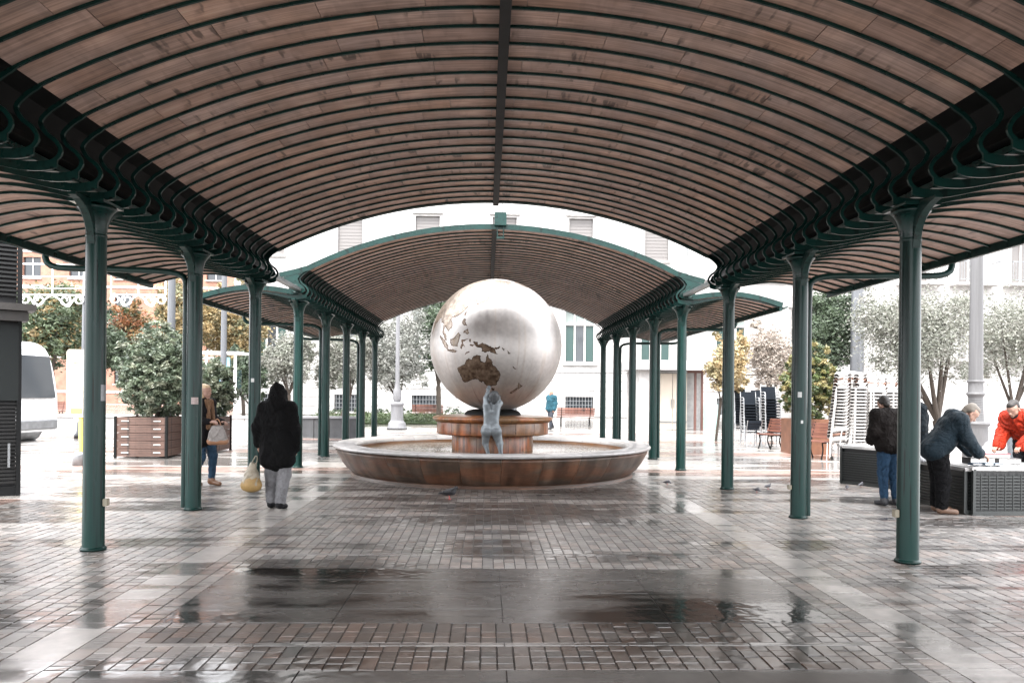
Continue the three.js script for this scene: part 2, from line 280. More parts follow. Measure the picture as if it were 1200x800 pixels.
function canopy(label, zNear, zFar, colsLeft, colsRight, boardsFrom, frontFascia) {
  const t = thing('vaulted_canopy', label, 'canopy', [0, 0, 0], 0);
  const nb = Math.round((zNear - zFar) / SPACE);
  for (let i = 0; i <= nb; i++) part('rib', ribGeo, greenDark, t).position.set(0, 0, zNear - i * SPACE);
  // boards between the ribs
  const hidden = [];
  for (let i = 0; i < nb; i++) {
    const zc = zNear - (i + 0.5) * SPACE, seen = zc < boardsFrom;
    const N = seen ? 9 : 3, sh = rr(0.1, 0.9); const cuts = [0]; for (let k = 0; k < N; k++) { const c = (k + sh + rr(-0.12, 0.12)) / N; if (c > 0.02 && c < 0.98) cuts.push(c); } cuts.push(1); if (cuts.length > N + 1) cuts.splice(1 + ((i * 5) % (N - 1)), 1);
    const line = vaultTop.map(([x, y]) => [x, y - 0.035]);
    for (let k = 0; k + 1 < cuts.length; k++) {
      const a = cuts[k] + 0.0004, b = cuts[k + 1] - 0.0004, dy = rr(0, 0.004);
      const pts = sub(line, a, b).map(([x, y]) => [x, y + dy]); const g = strip(pts, 0.022, -SPACE / 2 + 0.002, SPACE / 2 - 0.002);
      const uv = g.attributes.uv, ou = rnd() * 9, ov = rnd() * 9; for (let m = 0; m < uv.count; m++) uv.setXY(m, uv.getX(m) + ou, uv.getY(m) + ov);
      if (seen) { const p = part('ceiling_board', g, woods[(rnd() * 6) | 0], t); p.position.z = zc; } else hidden.push(g.translate(0, 0, zc));
    }
    for (const s of [-1, 1]) {
      const c = rr(0.3, 0.7);
      for (const [a, b] of [[0, c - 0.001], [c + 0.001, 1]]) {
        let pts = sub(awningUnder, a, b).map(([x, y]) => [x, y + 0.027]); if (s < 0) pts = mirror(pts);
        const g = strip(pts, 0.022, -SPACE / 2 + 0.002, SPACE / 2 - 0.002); const uv = g.attributes.uv, ou = rnd() * 9, ov = rnd() * 9; for (let m = 0; m < uv.count; m++) uv.setXY(m, uv.getX(m) + ou, uv.getY(m) + ov);
        if (seen) part('awning_board', g, woods[(rnd() * 6) | 0], t).position.z = zc; else hidden.push(g.translate(0, 0, zc));
      }
    }
  }
  if (hidden.length) part('boarding_overhead', merge(hidden), woods[0], t).userData.kind = 'stuff';
  const zm = [zFar - 0.03, zNear + 0.03];
  part('roof_sheet', strip(vaultRoof, 0.02, ...zm), zinc, t);
  for (const s of [-1, 1]) {
    const m = (p) => s < 0 ? mirror(p) : p;
    part('awning_sheet', strip(m(awningRoof), 0.02, ...zm), zinc, t);
    part('valley_gutter', strip(m(valley), 0.012, ...zm), ironDark, t);
    part('column_beam', box(0.15, 0.062, zNear - zFar, s * 4.02, 3.545, (zNear + zFar) / 2, 0.008), greenDark, t);
    part('edge_beam', box(0.06, 0.13, zNear - zFar + 0.08, s * 5.905, 3.385, (zNear + zFar) / 2, 0.006), green, t);
    const gut = []; for (let i = 0; i <= 8; i++) { const a = Math.PI + Math.PI * i / 8; gut.push([s * 5.995 + 0.055 * Math.cos(a), 3.42 + 0.055 * Math.sin(a)]); }
    part('edge_gutter', strip(gut, 0.006, ...zm), green, t);
    for (const z of s < 0 ? colsLeft : colsRight) {
      const c = part('column', shaftGeo, green, t); c.position.set(s * (s > 0 ? 3.94 : 4), 0, z); part('capital', [capGeo, bracketGeo], green, c);
    }
    const px = s > 0 ? 3.94 : 4;
    for (const z of [(s < 0 ? colsLeft : colsRight)[1], (s < 0 ? colsLeft : colsRight)[3]]) part('downpipe', tube([[s * 5.96, 3.38, z - 0.02], [s * 5.955, 3.27, z - 0.02], [s * 5.88, 3.20, z - 0.02], [s * 5.0, 3.17, z - 0.04], [s * (px + 0.27), 3.13, z - 0.06], [s * (px + 0.155), 3.06, z - 0.06], [s * (px + 0.14), 2.9, z - 0.06], [s * (px + 0.14), 1.5, z - 0.06], [s * (px + 0.14), 0.02, z - 0.06]], 0.042, 10, 70), greenDark, t);
  }
  part('ridge_beam', box(0.10, 0.045, zNear - zFar, 0, RIDGE - 0.036 - 0.03, (zNear + zFar) / 2, 0.006), ridgeMat, t);
  for (const z of frontFascia) { // painted end trim

    const out = z > (zNear + zFar) / 2 ? 1 : -1;
    part('vault_fascia', strip(vaultRoof.map(([x, y]) => [x, y + 0.014]), 0.105, z + out * 0.035, z + out * 0.06), greenPale, t);
    for (const s of [-1, 1]) {
      const m = (p) => s < 0 ? mirror(p) : p;
      part('awning_fascia', strip(m(awningRoof.map(([x, y]) => [x, y + 0.012])), 0.10, z + out * 0.035, z + out * 0.06), greenPale, t);
      const sh = new THREE.Shape(); const P = [[4.31, 3.83], [4.05, 3.90], [3.80, 3.985], [3.90, 3.90], [3.95, 3.83], [3.905, 3.735], [3.82, 3.665], [3.79, 3.59], [3.84, 3.55], [4.06, 3.52], [4.15, 3.58], [4.10, 3.68], [4.16, 3.76]];
      P.forEach(([x, y], i) => i ? sh.lineTo(s * x, y) : sh.moveTo(s * x, y)); sh.closePath();
      const pl = part('end_plate', new THREE.ExtrudeGeometry(sh, { depth: 0.02, bevelEnabled: false }).translate(0, 0, z + out * 0.035 - (out < 0 ? 0.02 : 0)), greenPale, t);
      part('ring', new THREE.TorusGeometry(0.075, 0.016, 8, 24).translate(s * 3.995, 3.63, z + out * 0.058), greenPale, pl);
    }
  }
  return t;
}
const canopyNear = canopy('long dark timber vaulted canopy on green columns overhead with hooked ribs', 2.16, 2.16 - SPACE * 46, [-12.95, -10.3, -7.72, -5.0, -2.3, 0.4], [-12.8, -9.85, -7.26, -4.5, -1.8, 0.9], -4.3, [2.16 - SPACE * 46]);
const canopyFar = canopy('farther timber vaulted canopy with pale green front trim behind the globe', -15.62, -15.62 - SPACE * 34, [-15.9, -18.6, -21.3, -24.0, -26.7], [-15.9, -18.6, -21.3, -24.0, -26.7], 0, [-15.62]);
// small pieces on the canopies
part('junction_box', [box(0.24, 0.26, 0.12, 0.12, 5.08, -15.50, 0.012), bar([0.16, 5.2, -15.5], [0.16, 5.52, -15.5], 0.008), bar([0.06, 4.7, -15.52], [0.06, 4.95, -15.52], 0.01), bar([0.18, 4.72, -15.52], [0.18, 4.95, -15.52], 0.01), box(0.16, 0.03, 0.05, 0.12, 4.71, -15.52)], greenPale, canopyFar);
for (const s of [-1, 1]) part('link_gutter', [box(0.10, 0.03, 2.34, s * 3.93, 3.60, -14.47, 0.004), box(0.012, 0.06, 2.34, s * 3.93 - 0.053, 3.61, -14.47), box(0.012, 0.06, 2.34, s * 3.93 + 0.053, 3.61, -14.47)], zinc, canopyNear);
const sock = std([0.24, 0.215, 0.16], 0.5);
part('socket_box', box(0.04, 0.075, 0.06, -3.88, 0.47, -7.72, 0.006), sock, canopyNear);
part('socket_box', box(0.04, 0.075, 0.06, 3.82, 0.47, -7.26, 0.006), sock, canopyNear);
part('socket_box', box(0.04, 0.06, 0.06, 3.82, 0.40, -9.85, 0.006), sock, canopyNear);
const stickerMat = std([0.50, 0.40, 0.38], 0.5, { map: mottle }), stickerWhite = std([0.55, 0.56, 0.55], 0.5);
function sticker(x, z, y, a, w, h, m) { const g = new THREE.CylinderGeometry(0.1015, 0.1015, h, 6, 1, true, a, w); part('sticker', g.translate(x, y, z), m, canopyNear); }
sticker(-4, -10.3, 1.44, 0.0, 0.9, 0.09, stickerMat); sticker(-4, -12.95, 1.75, -0.3, 0.5, 0.06, stickerWhite); sticker(-4, -7.72, 1.55, 1.0, 0.8, 0.16, steelGrey); sticker(3.94, -9.85, 1.6, -0.6, 0.5, 0.07, stickerWhite); sticker(3.94, -9.85, 1.25, -0.2, 0.3, 0.04, stickerWhite);
part('hanging_cable', [tube([[4.9, 3.55, -6.9], [4.86, 3.42, -6.88], [4.95, 3.30, -6.9], [5.05, 3.5, -6.86], [5.0, 3.36, -6.9], [4.88, 3.28, -6.9], [4.84, 3.1, -6.92]], 0.007, 5, 50), tube([[4.6, 3.53, -6.7], [4.8, 3.46, -6.8], [5.1, 3.47, -6.9], [5.12, 3.3, -6.9], [5.02, 3.38, -6.92]], 0.006, 5, 40)], ironDark, canopyNear);

// ---------- fountain ----------
const FX = 0, FZ = -15.2;
const rustMap = tex(1024, (u, v) => { // stone stained by running water
  const s = fbm(u, v, 34, 3, 5, 211), m = fbm(u, v, 6, 6, 5, 221), f = fbm(u, v, 80, 80, 2, 231), w = smooth(0.45, 0.72, fbm(u, v, 60, 2, 4, 241));
  let k = 0.42 + 0.62 * s * (0.6 + 0.8 * m) + 0.12 * (f - 0.5); const o = smooth(0.42, 0.66, m);
  return [k * (0.92 + 0.08 * o) + 0.08 * w, k * lerp(0.88, 0.79, o) + 0.075 * w, k * lerp(0.85, 0.68, o) + 0.07 * w];
});
const rustRough = tex(512, (u, v) => { const r = 0.25 + 0.45 * fbm(u, v, 20, 4, 5, 251); return [r, r, r]; }, false);
const stoneWall = [[0.150, 0.112, 0.086], [0.156, 0.118, 0.092], [0.142, 0.104, 0.079], [0.152, 0.116, 0.09]].map((c) => std(c, 1, { map: rustMap, roughnessMap: rustRough, bumpMap: fineBump, bumpScale: 0.003 }));
const marble = [[0.34, 0.165, 0.062], [0.31, 0.145, 0.053], [0.37, 0.185, 0.075]].map((c) => std(c, 0.30, { map: rustMap, bumpMap: fineBump, bumpScale: 0.002 }));
const marbleTop = std([0.42, 0.25, 0.125], 0.28, { map: rustMap });
const rimStone = [[0.50, 0.485, 0.48], [0.48, 0.465, 0.455], [0.52, 0.50, 0.49]].map((c) => std(c, 0.26, { map: mottle, bumpMap: fineBump, bumpScale: 0.001 }));
const fountain = thing('fountain', 'large round stone fountain basin with rust orange pedestal at its centre', 'fountain', [FX, 0, FZ]);
function ringPiece(pts, a0, a1, seg = 4) { const g = new THREE.LatheGeometry(pts.map(([r, y]) => new THREE.Vector2(r, y)), seg, a0, a1 - a0); const p = g.attributes.position, uv = g.attributes.uv; const off = rnd(); for (let i = 0; i < uv.count; i++) uv.setXY(i, (a0 + uv.getX(i) * (a1 - a0)) * 0.45 + off, p.getY(i) * 0.8 + off); return g; }
for (let i = 0; i < 28; i++) {
  const a0 = i / 28 * 2 * Math.PI + 0.0008 + 0.04, a1 = (i + 1) / 28 * 2 * Math.PI - 0.0008 + 0.04;
  part('wall_panel', ringPiece([[2.60, 0.05], [2.68, 0.055], [2.74, 0.08], [2.82, 0.15], [2.90, 0.25], [2.97, 0.37], [3.02, 0.47], [3.04, 0.525], [2.9, 0.53]], a0, a1), stoneWall[(rnd() * 4) | 0], fountain);
  part('rim_stone', ringPiece([[2.64, 0.30], [2.64, 0.52], [2.655, 0.572], [2.69, 0.59], [2.86, 0.603], [3.04, 0.596], [3.08, 0.58], [3.088, 0.558], [3.07, 0.535], [3.0, 0.528]], a0, a1, 5), rimStone[(rnd() * 3) | 0], fountain);
}
part('inner_wall', lathe([[2.62, 0.05], [2.63, 0.50]], 96), marble[2], fountain);
part('base_ring', lathe([[2.5, 0.068], [2.71, 0.068], [2.735, 0.055], [2.75, 0.0]], 96), stoneWall[2], fountain);
part('basin_floor', lathe([[0.001, 0.25], [2.6, 0.25]], 64), marble[1], fountain);
const waterMat = new THREE.MeshPhysicalMaterial({ color: lin(0.10, 0.075, 0.05), roughness: 0.06, bumpMap: tex(256, (u, v) => { const n = fbm(u, v, 12, 12, 3, 261); return [n, n, n]; }, false, 6), bumpScale: 0.006 });
part('water', lathe([[0.001, 0.455], [2.629, 0.455]], 96), waterMat, fountain);
for (let i = 0; i < 16; i++) {
  const a0 = i / 16 * 2 * Math.PI + 0.004, a1 = (i + 1) / 16 * 2 * Math.PI - 0.004;
  part('drum_panel', ringPiece([[0.78, 0.26], [0.80, 0.28], [0.80, 0.76], [0.7, 0.78]], a0, a1, 3), marble[(rnd() * 3) | 0], fountain);
  part('pedestal_panel', ringPiece([[0.75, 0.768], [1.08, 0.77], [1.10, 0.79], [1.10, 1.0], [1.06, 1.01]], a0, a1, 3), marble[(rnd() * 3) | 0], fountain);
  part('cornice_stone', ringPiece([[1.05, 1.004], [1.12, 1.01], [1.14, 1.03], [1.17, 1.045], [1.185, 1.07], [1.18, 1.10], [1.12, 1.12], [0.85, 1.14], [0.3, 1.145]], a0 - 0.002, a1 + 0.002, 3), marbleTop, fountain);
}
part('globe_seat', lathe([[0.56, 1.142], [0.55, 1.18], [0.50, 1.225], [0.40, 1.25], [0.36, 1.16]], 48), ironDark, fountain);
// ---------- globe ----------
const LAND = {
  oz: [[[113.5, -22], [114, -26], [115, -30], [115, -34], [118, -35], [121, -34], [124, -33], [129, -31.7], [132, -32], [135, -34.8], [137, -33.5], [138, -35.5], [140, -38], [143.5, -38.8], [147, -38], [150, -37.3], [151, -34], [153, -31], [153.3, -27], [152, -24.5], [149, -21], [146.5, -19], [145.5, -15], [143.5, -14], [142.5, -10.8], [141.5, -13], [141, -17], [139, -17.5], [136, -15.5], [136.7, -12.2], [133, -11.5], [130.5, -12.5], [129, -15], [126, -14], [123, -17], [121.5, -19], [117, -20.7]],
    [[145, -41], [148, -41], [147.5, -43.5], [146, -43.5]], [[131, -0.8], [134, -0.8], [135, -3.3], [138, -1.7], [141, -2.6], [145, -4.3], [147.5, -6], [150.5, -10.5], [147, -9.5], [144, -7.7], [141, -9], [138, -8.2], [138, -5.5], [133, -4]], [[148.5, -5.6], [151, -5.2], [152.2, -4.2], [151.5, -6], [149, -6.3]], [[154.7, -5.4], [156, -6.6], [155.3, -6.6]], [[159, -8], [160.8, -9.5], [159.7, -9.7]], [[164, -20.3], [167, -22.3], [166, -22]]],
  other: [[[173, -35], [175, -37], [178, -37.7], [177, -39.5], [175, -41.5], [174, -39]], [[172.7, -40.7], [174, -42], [171, -44.5], [169, -46.5], [166.7, -45.8], [170, -43]],
    [[109, 1.5], [111, 2], [113, 3.2], [115.5, 5.5], [117, 7], [119, 5], [117.5, 1], [116.2, -3.8], [114, -3.5], [110.2, -2.9], [109, 0]], [[95.3, 5.5], [98, 4], [101, 2], [104, -1], [106, -3], [105.8, -5.8], [102, -4], [98.7, 1], [96, 3.5]], [[105.2, -6.7], [108, -6.6], [111, -6.4], [114.4, -7.5], [114.3, -8.6], [110, -8.1], [106.3, -7.4]], [[119.5, -5.5], [120.3, -3], [121, -1], [120.2, 0.8], [124.8, 1.5], [123, 0.4], [120.8, 0.3], [122.5, -3.5], [121, -3], [120.3, -5.6]], [[120.5, 18.5], [122.2, 18.3], [122, 16], [124, 13], [121, 13.7], [120, 16]], [[122, 7.5], [125.3, 9.7], [126.4, 7], [125.3, 5.8], [124, 7]], [[123.6, -10.3], [127, -8.5], [125, -8.7]], [[127.5, 1], [128.5, 1.5], [128, -0.8]], [[128, -3], [130.7, -3], [130, -3.7]], [[120.2, 23], [121.8, 25], [121, 22]],
    [[98, 16], [98.5, 12], [98.3, 8], [100.4, 6], [103.4, 1.5], [104, 2], [103.3, 5.5], [100.5, 7.5], [99.5, 11], [100.5, 13.5], [102.5, 12], [105, 9], [107, 10.5], [109.3, 12], [108.8, 15.5], [106, 18.5], [106.8, 20.7], [109.8, 21.5], [110.3, 20.5], [114, 22.3], [118, 24.5], [121, 28.5], [121.8, 31], [119.5, 35], [122.5, 37], [118, 39], [121, 40.7], [125, 39.7], [126.5, 37], [126.5, 34.5], [129.3, 35.5], [128, 39], [130.5, 42.5], [135, 44], [140, 50], [141, 53], [136, 54.7], [143, 59], [155, 59.5], [156, 52], [162, 56], [163, 60], [170, 60], [178, 63], [180, 68], [160, 70], [140, 72], [113, 74], [100, 77], [80, 73], [68, 69], [45, 67], [30, 70], [15, 68], [5, 60], [0, 50], [-9, 43], [-9, 37], [0, 38], [5, 43], [15, 40], [20, 37], [27, 37], [36, 36], [35, 31], [40, 22], [44, 12.7], [52, 16], [59, 22], [52, 25], [56, 27], [62, 25], [67, 24.8], [73, 20], [77, 8], [80, 13], [82, 17], [90, 22], [94, 17]],
    [[130, 31.5], [132, 34], [136, 35.5], [139, 37.5], [141.5, 41], [141.8, 39], [140.5, 35.5], [136, 33.7]], [[140, 42], [141.5, 45.3], [145, 43.3], [143, 42]], [[142, 46], [142, 54], [143.5, 49]],
    [[-17, 15], [-10, 30], [10, 37], [32, 31], [43, 11.5], [51, 11.5], [40, -3], [40, -15], [33, -26], [20, -34.8], [12, -17], [9, 4], [-8, 4.5]],
    [[-168, 66], [-155, 71], [-125, 70], [-95, 68], [-80, 63], [-60, 55], [-66, 45], [-75, 36], [-81, 27], [-90, 30], [-97, 25], [-95, 18], [-88, 20], [-83, 10], [-78, 8], [-95, 16], [-106, 22], [-114, 30], [-124, 40], [-125, 50], [-140, 60], [-155, 58]],
    [[-78, 8], [-60, 9], [-35, -7], [-40, -22], [-57, -37], [-68, -54], [-74, -45], [-70, -18], [-81, -5]]],
};
const GW = 2048, GH = 1024;
function globeCanvas(kind) { // 0 colour, 1 roughness, 2 relief
  const c = document.createElement('canvas'); c.width = GW; c.height = GH; const g = c.getContext('2d');
  g.fillStyle = ['rgb(180,176,173)', 'rgb(122,122,122)', 'rgb(90,90,90)'][kind]; g.fillRect(0, 0, GW, GH);
  const X = (lon) => ((lon - 150) / 360 + 0.25) * GW, Y = (lat) => (90 - lat) / 180 * GH;
  const path = (pts, o, jit) => { g.beginPath(); let s = 77; const j = () => { s = (s * 16807) % 2147483647; return (s / 2147483647 - 0.5) * jit; };
    pts.forEach((p, i) => { const q = pts[(i + 1) % pts.length]; if (!i) g.moveTo(X(p[0]) + o, Y(p[1])); for (let k = 1; k <= 4; k++) g.lineTo(X(lerp(p[0], q[0], k / 4)) + o + (k < 4 ? j() : 0), Y(lerp(p[1], q[1], k / 4)) + (k < 4 ? j() : 0)); }); g.closePath(); };
  for (const o of [-GW, 0, GW]) {
    for (const p of LAND.other) { path(p, o, 4.5); g.fillStyle = ['rgb(140,130,120)', 'rgb(120,120,120)', 'rgb(150,150,150)'][kind]; g.fill(); g.lineWidth = 3.2; g.strokeStyle = ['rgb(78,58,44)', 'rgb(150,150,150)', 'rgb(60,60,60)'][kind]; g.stroke(); }
    for (const p of LAND.oz) { path(p, o, 5); g.fillStyle = ['rgb(98,82,68)', 'rgb(160,160,160)', 'rgb(165,165,165)'][kind]; g.fill(); g.lineWidth = 2.6; g.strokeStyle = ['rgb(58,44,34)', 'rgb(170,170,170)', 'rgb(60,60,60)'][kind]; g.stroke(); }
  }
  const im = g.getImageData(0, 0, GW, GH), d = im.data;
  for (let y = 0; y < GH; y++) for (let x = 0; x < GW; x++) {
    const k = (y * GW + x) * 4, u = x / GW, v = y / GH;
    const f = fbm(u, v, 160, 80, 2, 271) - 0.5, m = fbm(u, v, 14, 7, 4, 281) - 0.5, st = fbm(u, v, 150, 3, 3, 291) - 0.5, run = smooth(0.58, 0.76, fbm(u, v, 130, 2, 3, 296));  // run: streaky fountain reflection painted into the colour of the lower globe
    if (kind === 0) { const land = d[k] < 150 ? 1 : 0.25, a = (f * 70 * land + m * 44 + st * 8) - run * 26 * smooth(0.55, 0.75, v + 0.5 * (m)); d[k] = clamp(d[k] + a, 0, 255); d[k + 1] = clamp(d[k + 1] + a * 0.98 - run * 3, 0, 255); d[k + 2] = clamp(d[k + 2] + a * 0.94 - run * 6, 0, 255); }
    else if (kind === 1) { const a = m * 60 + st * 26 + f * 14; d[k] = d[k + 1] = d[k + 2] = clamp(d[k] + a, 20, 255); }
    else { const a = f * (d[k] > 120 ? 110 : 12); d[k] = d[k + 1] = d[k + 2] = clamp(d[k] + a, 0, 255); }
  }
  g.putImageData(im, 0, 0);
  const t = new THREE.CanvasTexture(c); t.wrapS = THREE.RepeatWrapping; if (kind === 0) t.colorSpace = THREE.SRGBColorSpace; t.needsUpdate = true; return t;
}
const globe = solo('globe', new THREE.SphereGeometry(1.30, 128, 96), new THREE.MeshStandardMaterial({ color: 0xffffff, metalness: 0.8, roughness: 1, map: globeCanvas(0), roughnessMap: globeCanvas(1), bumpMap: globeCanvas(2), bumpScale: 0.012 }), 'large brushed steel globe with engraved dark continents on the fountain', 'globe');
globe.position.set(0.05, 2.515, FZ);

// ---------- figures: distance field of tapered bones, meshed with surface nets ----------
function field(bones, k) {
  const B = bones.map((b) => { const [a, ra, c, rb] = b; const d = [c[0] - a[0], c[1] - a[1], c[2] - a[2]]; return { a, ra, rb, d, l2: d[0] * d[0] + d[1] * d[1] + d[2] * d[2] || 1e-9 }; });
  return (x, y, z) => {
    let r = 1e3;
    for (const b of B) {
      const px = x - b.a[0], py = y - b.a[1], pz = z - b.a[2]; let t = (px * b.d[0] + py * b.d[1] + pz * b.d[2]) / b.l2; t = t < 0 ? 0 : t > 1 ? 1 : t;
      const ex = px - b.d[0] * t, ey = py - b.d[1] * t, ez = pz - b.d[2] * t, s = Math.sqrt(ex * ex + ey * ey + ez * ez) - (b.ra + (b.rb - b.ra) * t);
      const h = Math.max(k - Math.abs(r - s), 0) / k; r = Math.min(r, s) - h * h * k * 0.25;
    }
    return r;
  };
}
function nets(bones, cell, k = 0.04, mod) {
  const lo = [1e9, 1e9, 1e9], hi = [-1e9, -1e9, -1e9];
  for (const [a, ra, c, rb] of bones) for (let i = 0; i < 3; i++) { lo[i] = Math.min(lo[i], a[i] - ra, c[i] - rb); hi[i] = Math.max(hi[i], a[i] + ra, c[i] + rb); }
  const pad = cell * 2 + k * 0.5; const n = [0, 1, 2].map((i) => Math.ceil((hi[i] - lo[i] + 2 * pad) / cell) + 1), o = lo.map((x) => x - pad);
  const f0 = field(bones, k), f = mod ? (x, y, z) => mod(x, y, z, f0(x, y, z)) : f0;
  const V = new Float32Array(n[0] * n[1] * n[2]), I = (x, y, z) => (z * n[1] + y) * n[0] + x;
  for (let z = 0; z < n[2]; z++) for (let y = 0; y < n[1]; y++) for (let x = 0; x < n[0]; x++) V[I(x, y, z)] = f(o[0] + x * cell, o[1] + y * cell, o[2] + z * cell);
  const id = new Int32Array(V.length).fill(-1), P = [], T = [];
  const E = []; for (let a = 0; a < 8; a++) for (const m of [1, 2, 4]) if (!(a & m)) E.push([a, a | m]);
  for (let z = 0; z < n[2] - 1; z++) for (let y = 0; y < n[1] - 1; y++) for (let x = 0; x < n[0] - 1; x++) {
    let c = 0, sx = 0, sy = 0, sz = 0; const v = []; let neg = 0;
    for (let a = 0; a < 8; a++) { const w = V[I(x + (a & 1), y + ((a >> 1) & 1), z + (a >> 2))]; v.push(w); if (w < 0) neg++; }
    if (neg === 0 || neg === 8) continue;
    for (const [a, b] of E) if ((v[a] < 0) !== (v[b] < 0)) { const t = v[a] / (v[a] - v[b]); sx += lerp(a & 1, b & 1, t); sy += lerp((a >> 1) & 1, (b >> 1) & 1, t); sz += lerp(a >> 2, b >> 2, t); c++; }
    id[I(x, y, z)] = P.length / 3; P.push(o[0] + (x + sx / c) * cell, o[1] + (y + sy / c) * cell, o[2] + (z + sz / c) * cell);
  }
  const quad = (a, b, c, d, flip) => { if (a < 0 || b < 0 || c < 0 || d < 0) return; flip ? T.push(a, c, b, a, d, c) : T.push(a, b, c, a, c, d); };
  for (let z = 1; z < n[2] - 1; z++) for (let y = 1; y < n[1] - 1; y++) for (let x = 1; x < n[0] - 1; x++) {
    const s = V[I(x, y, z)] < 0;
    if (s !== (V[I(x + 1, y, z)] < 0)) quad(id[I(x, y - 1, z - 1)], id[I(x, y, z - 1)], id[I(x, y, z)], id[I(x, y - 1, z)], !s);
    if (s !== (V[I(x, y + 1, z)] < 0)) quad(id[I(x - 1, y, z - 1)], id[I(x - 1, y, z)], id[I(x, y, z)], id[I(x, y, z - 1)], !s);
    if (s !== (V[I(x, y, z + 1)] < 0)) quad(id[I(x - 1, y - 1, z)], id[I(x, y - 1, z)], id[I(x, y, z)], id[I(x - 1, y, z)], !s);
  }
  const g = new THREE.BufferGeometry(); g.setAttribute('position', new THREE.Float32BufferAttribute(P, 3)); g.setIndex(T); g.computeVertexNormals(); return g;
}
const v3 = (a) => new THREE.Vector3(...a), arr = (v) => [v.x, v.y, v.z];
// hand: palm and five bent fingers; dir = along the forearm, palmN = where the palm faces, side = thumb side
function handBones(wrist, dir, palmN, side, curl = 0.5, s = 1) {
  const D = v3(dir).normalize(), N = v3(palmN); N.addScaledVector(D, -N.dot(D)).normalize(); const S = new THREE.Vector3().crossVectors(D, N).multiplyScalar(side), W = v3(wrist);
  const p = (a, b, c) => arr(W.clone().addScaledVector(D, a * s).addScaledVector(S, b * s).addScaledVector(N, c * s)), o = [];
  for (const b of [-0.026, -0.009, 0.008, 0.025]) o.push([p(0.0, b * 0.6, 0), 0.017 * s, p(0.085, b, 0.0), 0.0125 * s]);
  [[0.026, 0.072], [0.009, 0.082], [-0.009, 0.076], [-0.026, 0.060]].forEach(([b, L]) => {
    let q = [0.088, 0]; let ang = 0.15 + curl * 0.5; let pr = p(q[0], b, q[1]);
    [0.45, 0.32, 0.26].forEach((f, i) => { q = [q[0] + Math.cos(ang) * L * f, q[1] + Math.sin(ang) * L * f]; const nx = p(q[0], b * (1 + 0.12 * i), q[1]); o.push([pr, (0.0098 - i * 0.0009) * s, nx, (0.0092 - i * 0.0010) * s]); pr = nx; ang += curl * 0.95; });
  });
  o.push([p(0.018, 0.022, 0.004), 0.014 * s, p(0.05, 0.048, 0.016), 0.0115 * s], [p(0.05, 0.048, 0.016), 0.011 * s, p(0.085, 0.052, 0.030), 0.0088 * s]);
  return o;
}
function headBones(h, fwd, up) { // h: centre of the skull
  const F = v3(fwd).normalize(), U = v3(up); U.addScaledVector(F, -U.dot(F)).normalize(); const R = new THREE.Vector3().crossVectors(U, F), C = v3(h);
  const p = (x, y, z) => arr(C.clone().addScaledVector(R, x).addScaledVector(U, y).addScaledVector(F, z));
  return { p, F, U, R, skull: [[p(0, 0.035, -0.022), 0.082, p(0, 0.028, 0.022), 0.076], [p(0, -0.03, 0.03), 0.062, p(0, -0.085, 0.055), 0.036], [p(-0.028, -0.05, 0.035), 0.04, p(0.028, -0.05, 0.035), 0.04]],
    face: [[p(0, 0.002, 0.086), 0.009, p(0, -0.034, 0.106), 0.0125], [p(0, -0.036, 0.104), 0.011, p(0, -0.042, 0.088), 0.012], [p(-0.035, 0.016, 0.078), 0.010, p(0.035, 0.016, 0.078), 0.010], [p(-0.018, -0.067, 0.083), 0.007, p(0.018, -0.067, 0.083), 0.007], [p(0, -0.100, 0.074), 0.014, p(0, -0.102, 0.066), 0.018], [p(-0.078, 0.005, -0.006), 0.010, p(-0.083, -0.035, -0.002), 0.012], [p(0.078, 0.005, -0.006), 0.010, p(0.083, -0.035, -0.002), 0.012]] };
}
const clothBump = tex(512, (u, v) => { const w = fbm(u, v, 4, 4, 3, 307), r = 1 - Math.abs(2 * fbm(u + 0.15 * w, v + 0.1 * w, 7, 5, 3, 301) - 1); const n = 0.75 * r * r + 0.25 * fbm(u, v, 120, 120, 1, 305); return [n, n, n]; }, false, 1.6);
const cloth = (c, r = 0.85) => soft(c, r, 0.3, { map: mottle, bumpMap: clothBump, bumpScale: 0.03 });
const skinMat = std([0.30, 0.175, 0.13], 0.55), eyeMat = std([0.03, 0.02, 0.015], 0.25), blackShoe = std([0.014, 0.014, 0.016], 0.45);
// joints: standing, facing +z; a pose overrides some of them
const STAND = { pelvis: [0, 0.93, 0], chest: [0, 1.27, 0.0], neck: [0, 1.46, 0], head: [0, 1.60, 0.02], fwd: [0, 0, 1], headUp: [0, 1, 0],
  shL: [0.18, 1.40, 0], elL: [0.225, 1.13, -0.03], wrL: [0.225, 0.88, 0.04], shR: [-0.18, 1.40, 0], elR: [-0.225, 1.13, -0.03], wrR: [-0.225, 0.88, 0.04],
  hipL: [0.09, 0.90, 0], knL: [0.095, 0.49, 0.02], anL: [0.10, 0.09, -0.03], toL: [0.115, 0.035, 0.13], hipR: [-0.09, 0.90, 0], knR: [-0.095, 0.49, 0.02], anR: [-0.10, 0.09, -0.03], toR: [-0.115, 0.035, 0.13], side: [1, 0, 0], curl: 0.6 };
const mul = (a, k) => [a[0] * k, a[1] * k, a[2] * k], add = (a, b) => [a[0] + b[0], a[1] + b[1], a[2] + b[2]], mid = (a, b, t = 0.5) => [lerp(a[0], b[0], t), lerp(a[1], b[1], t), lerp(a[2], b[2], t)];
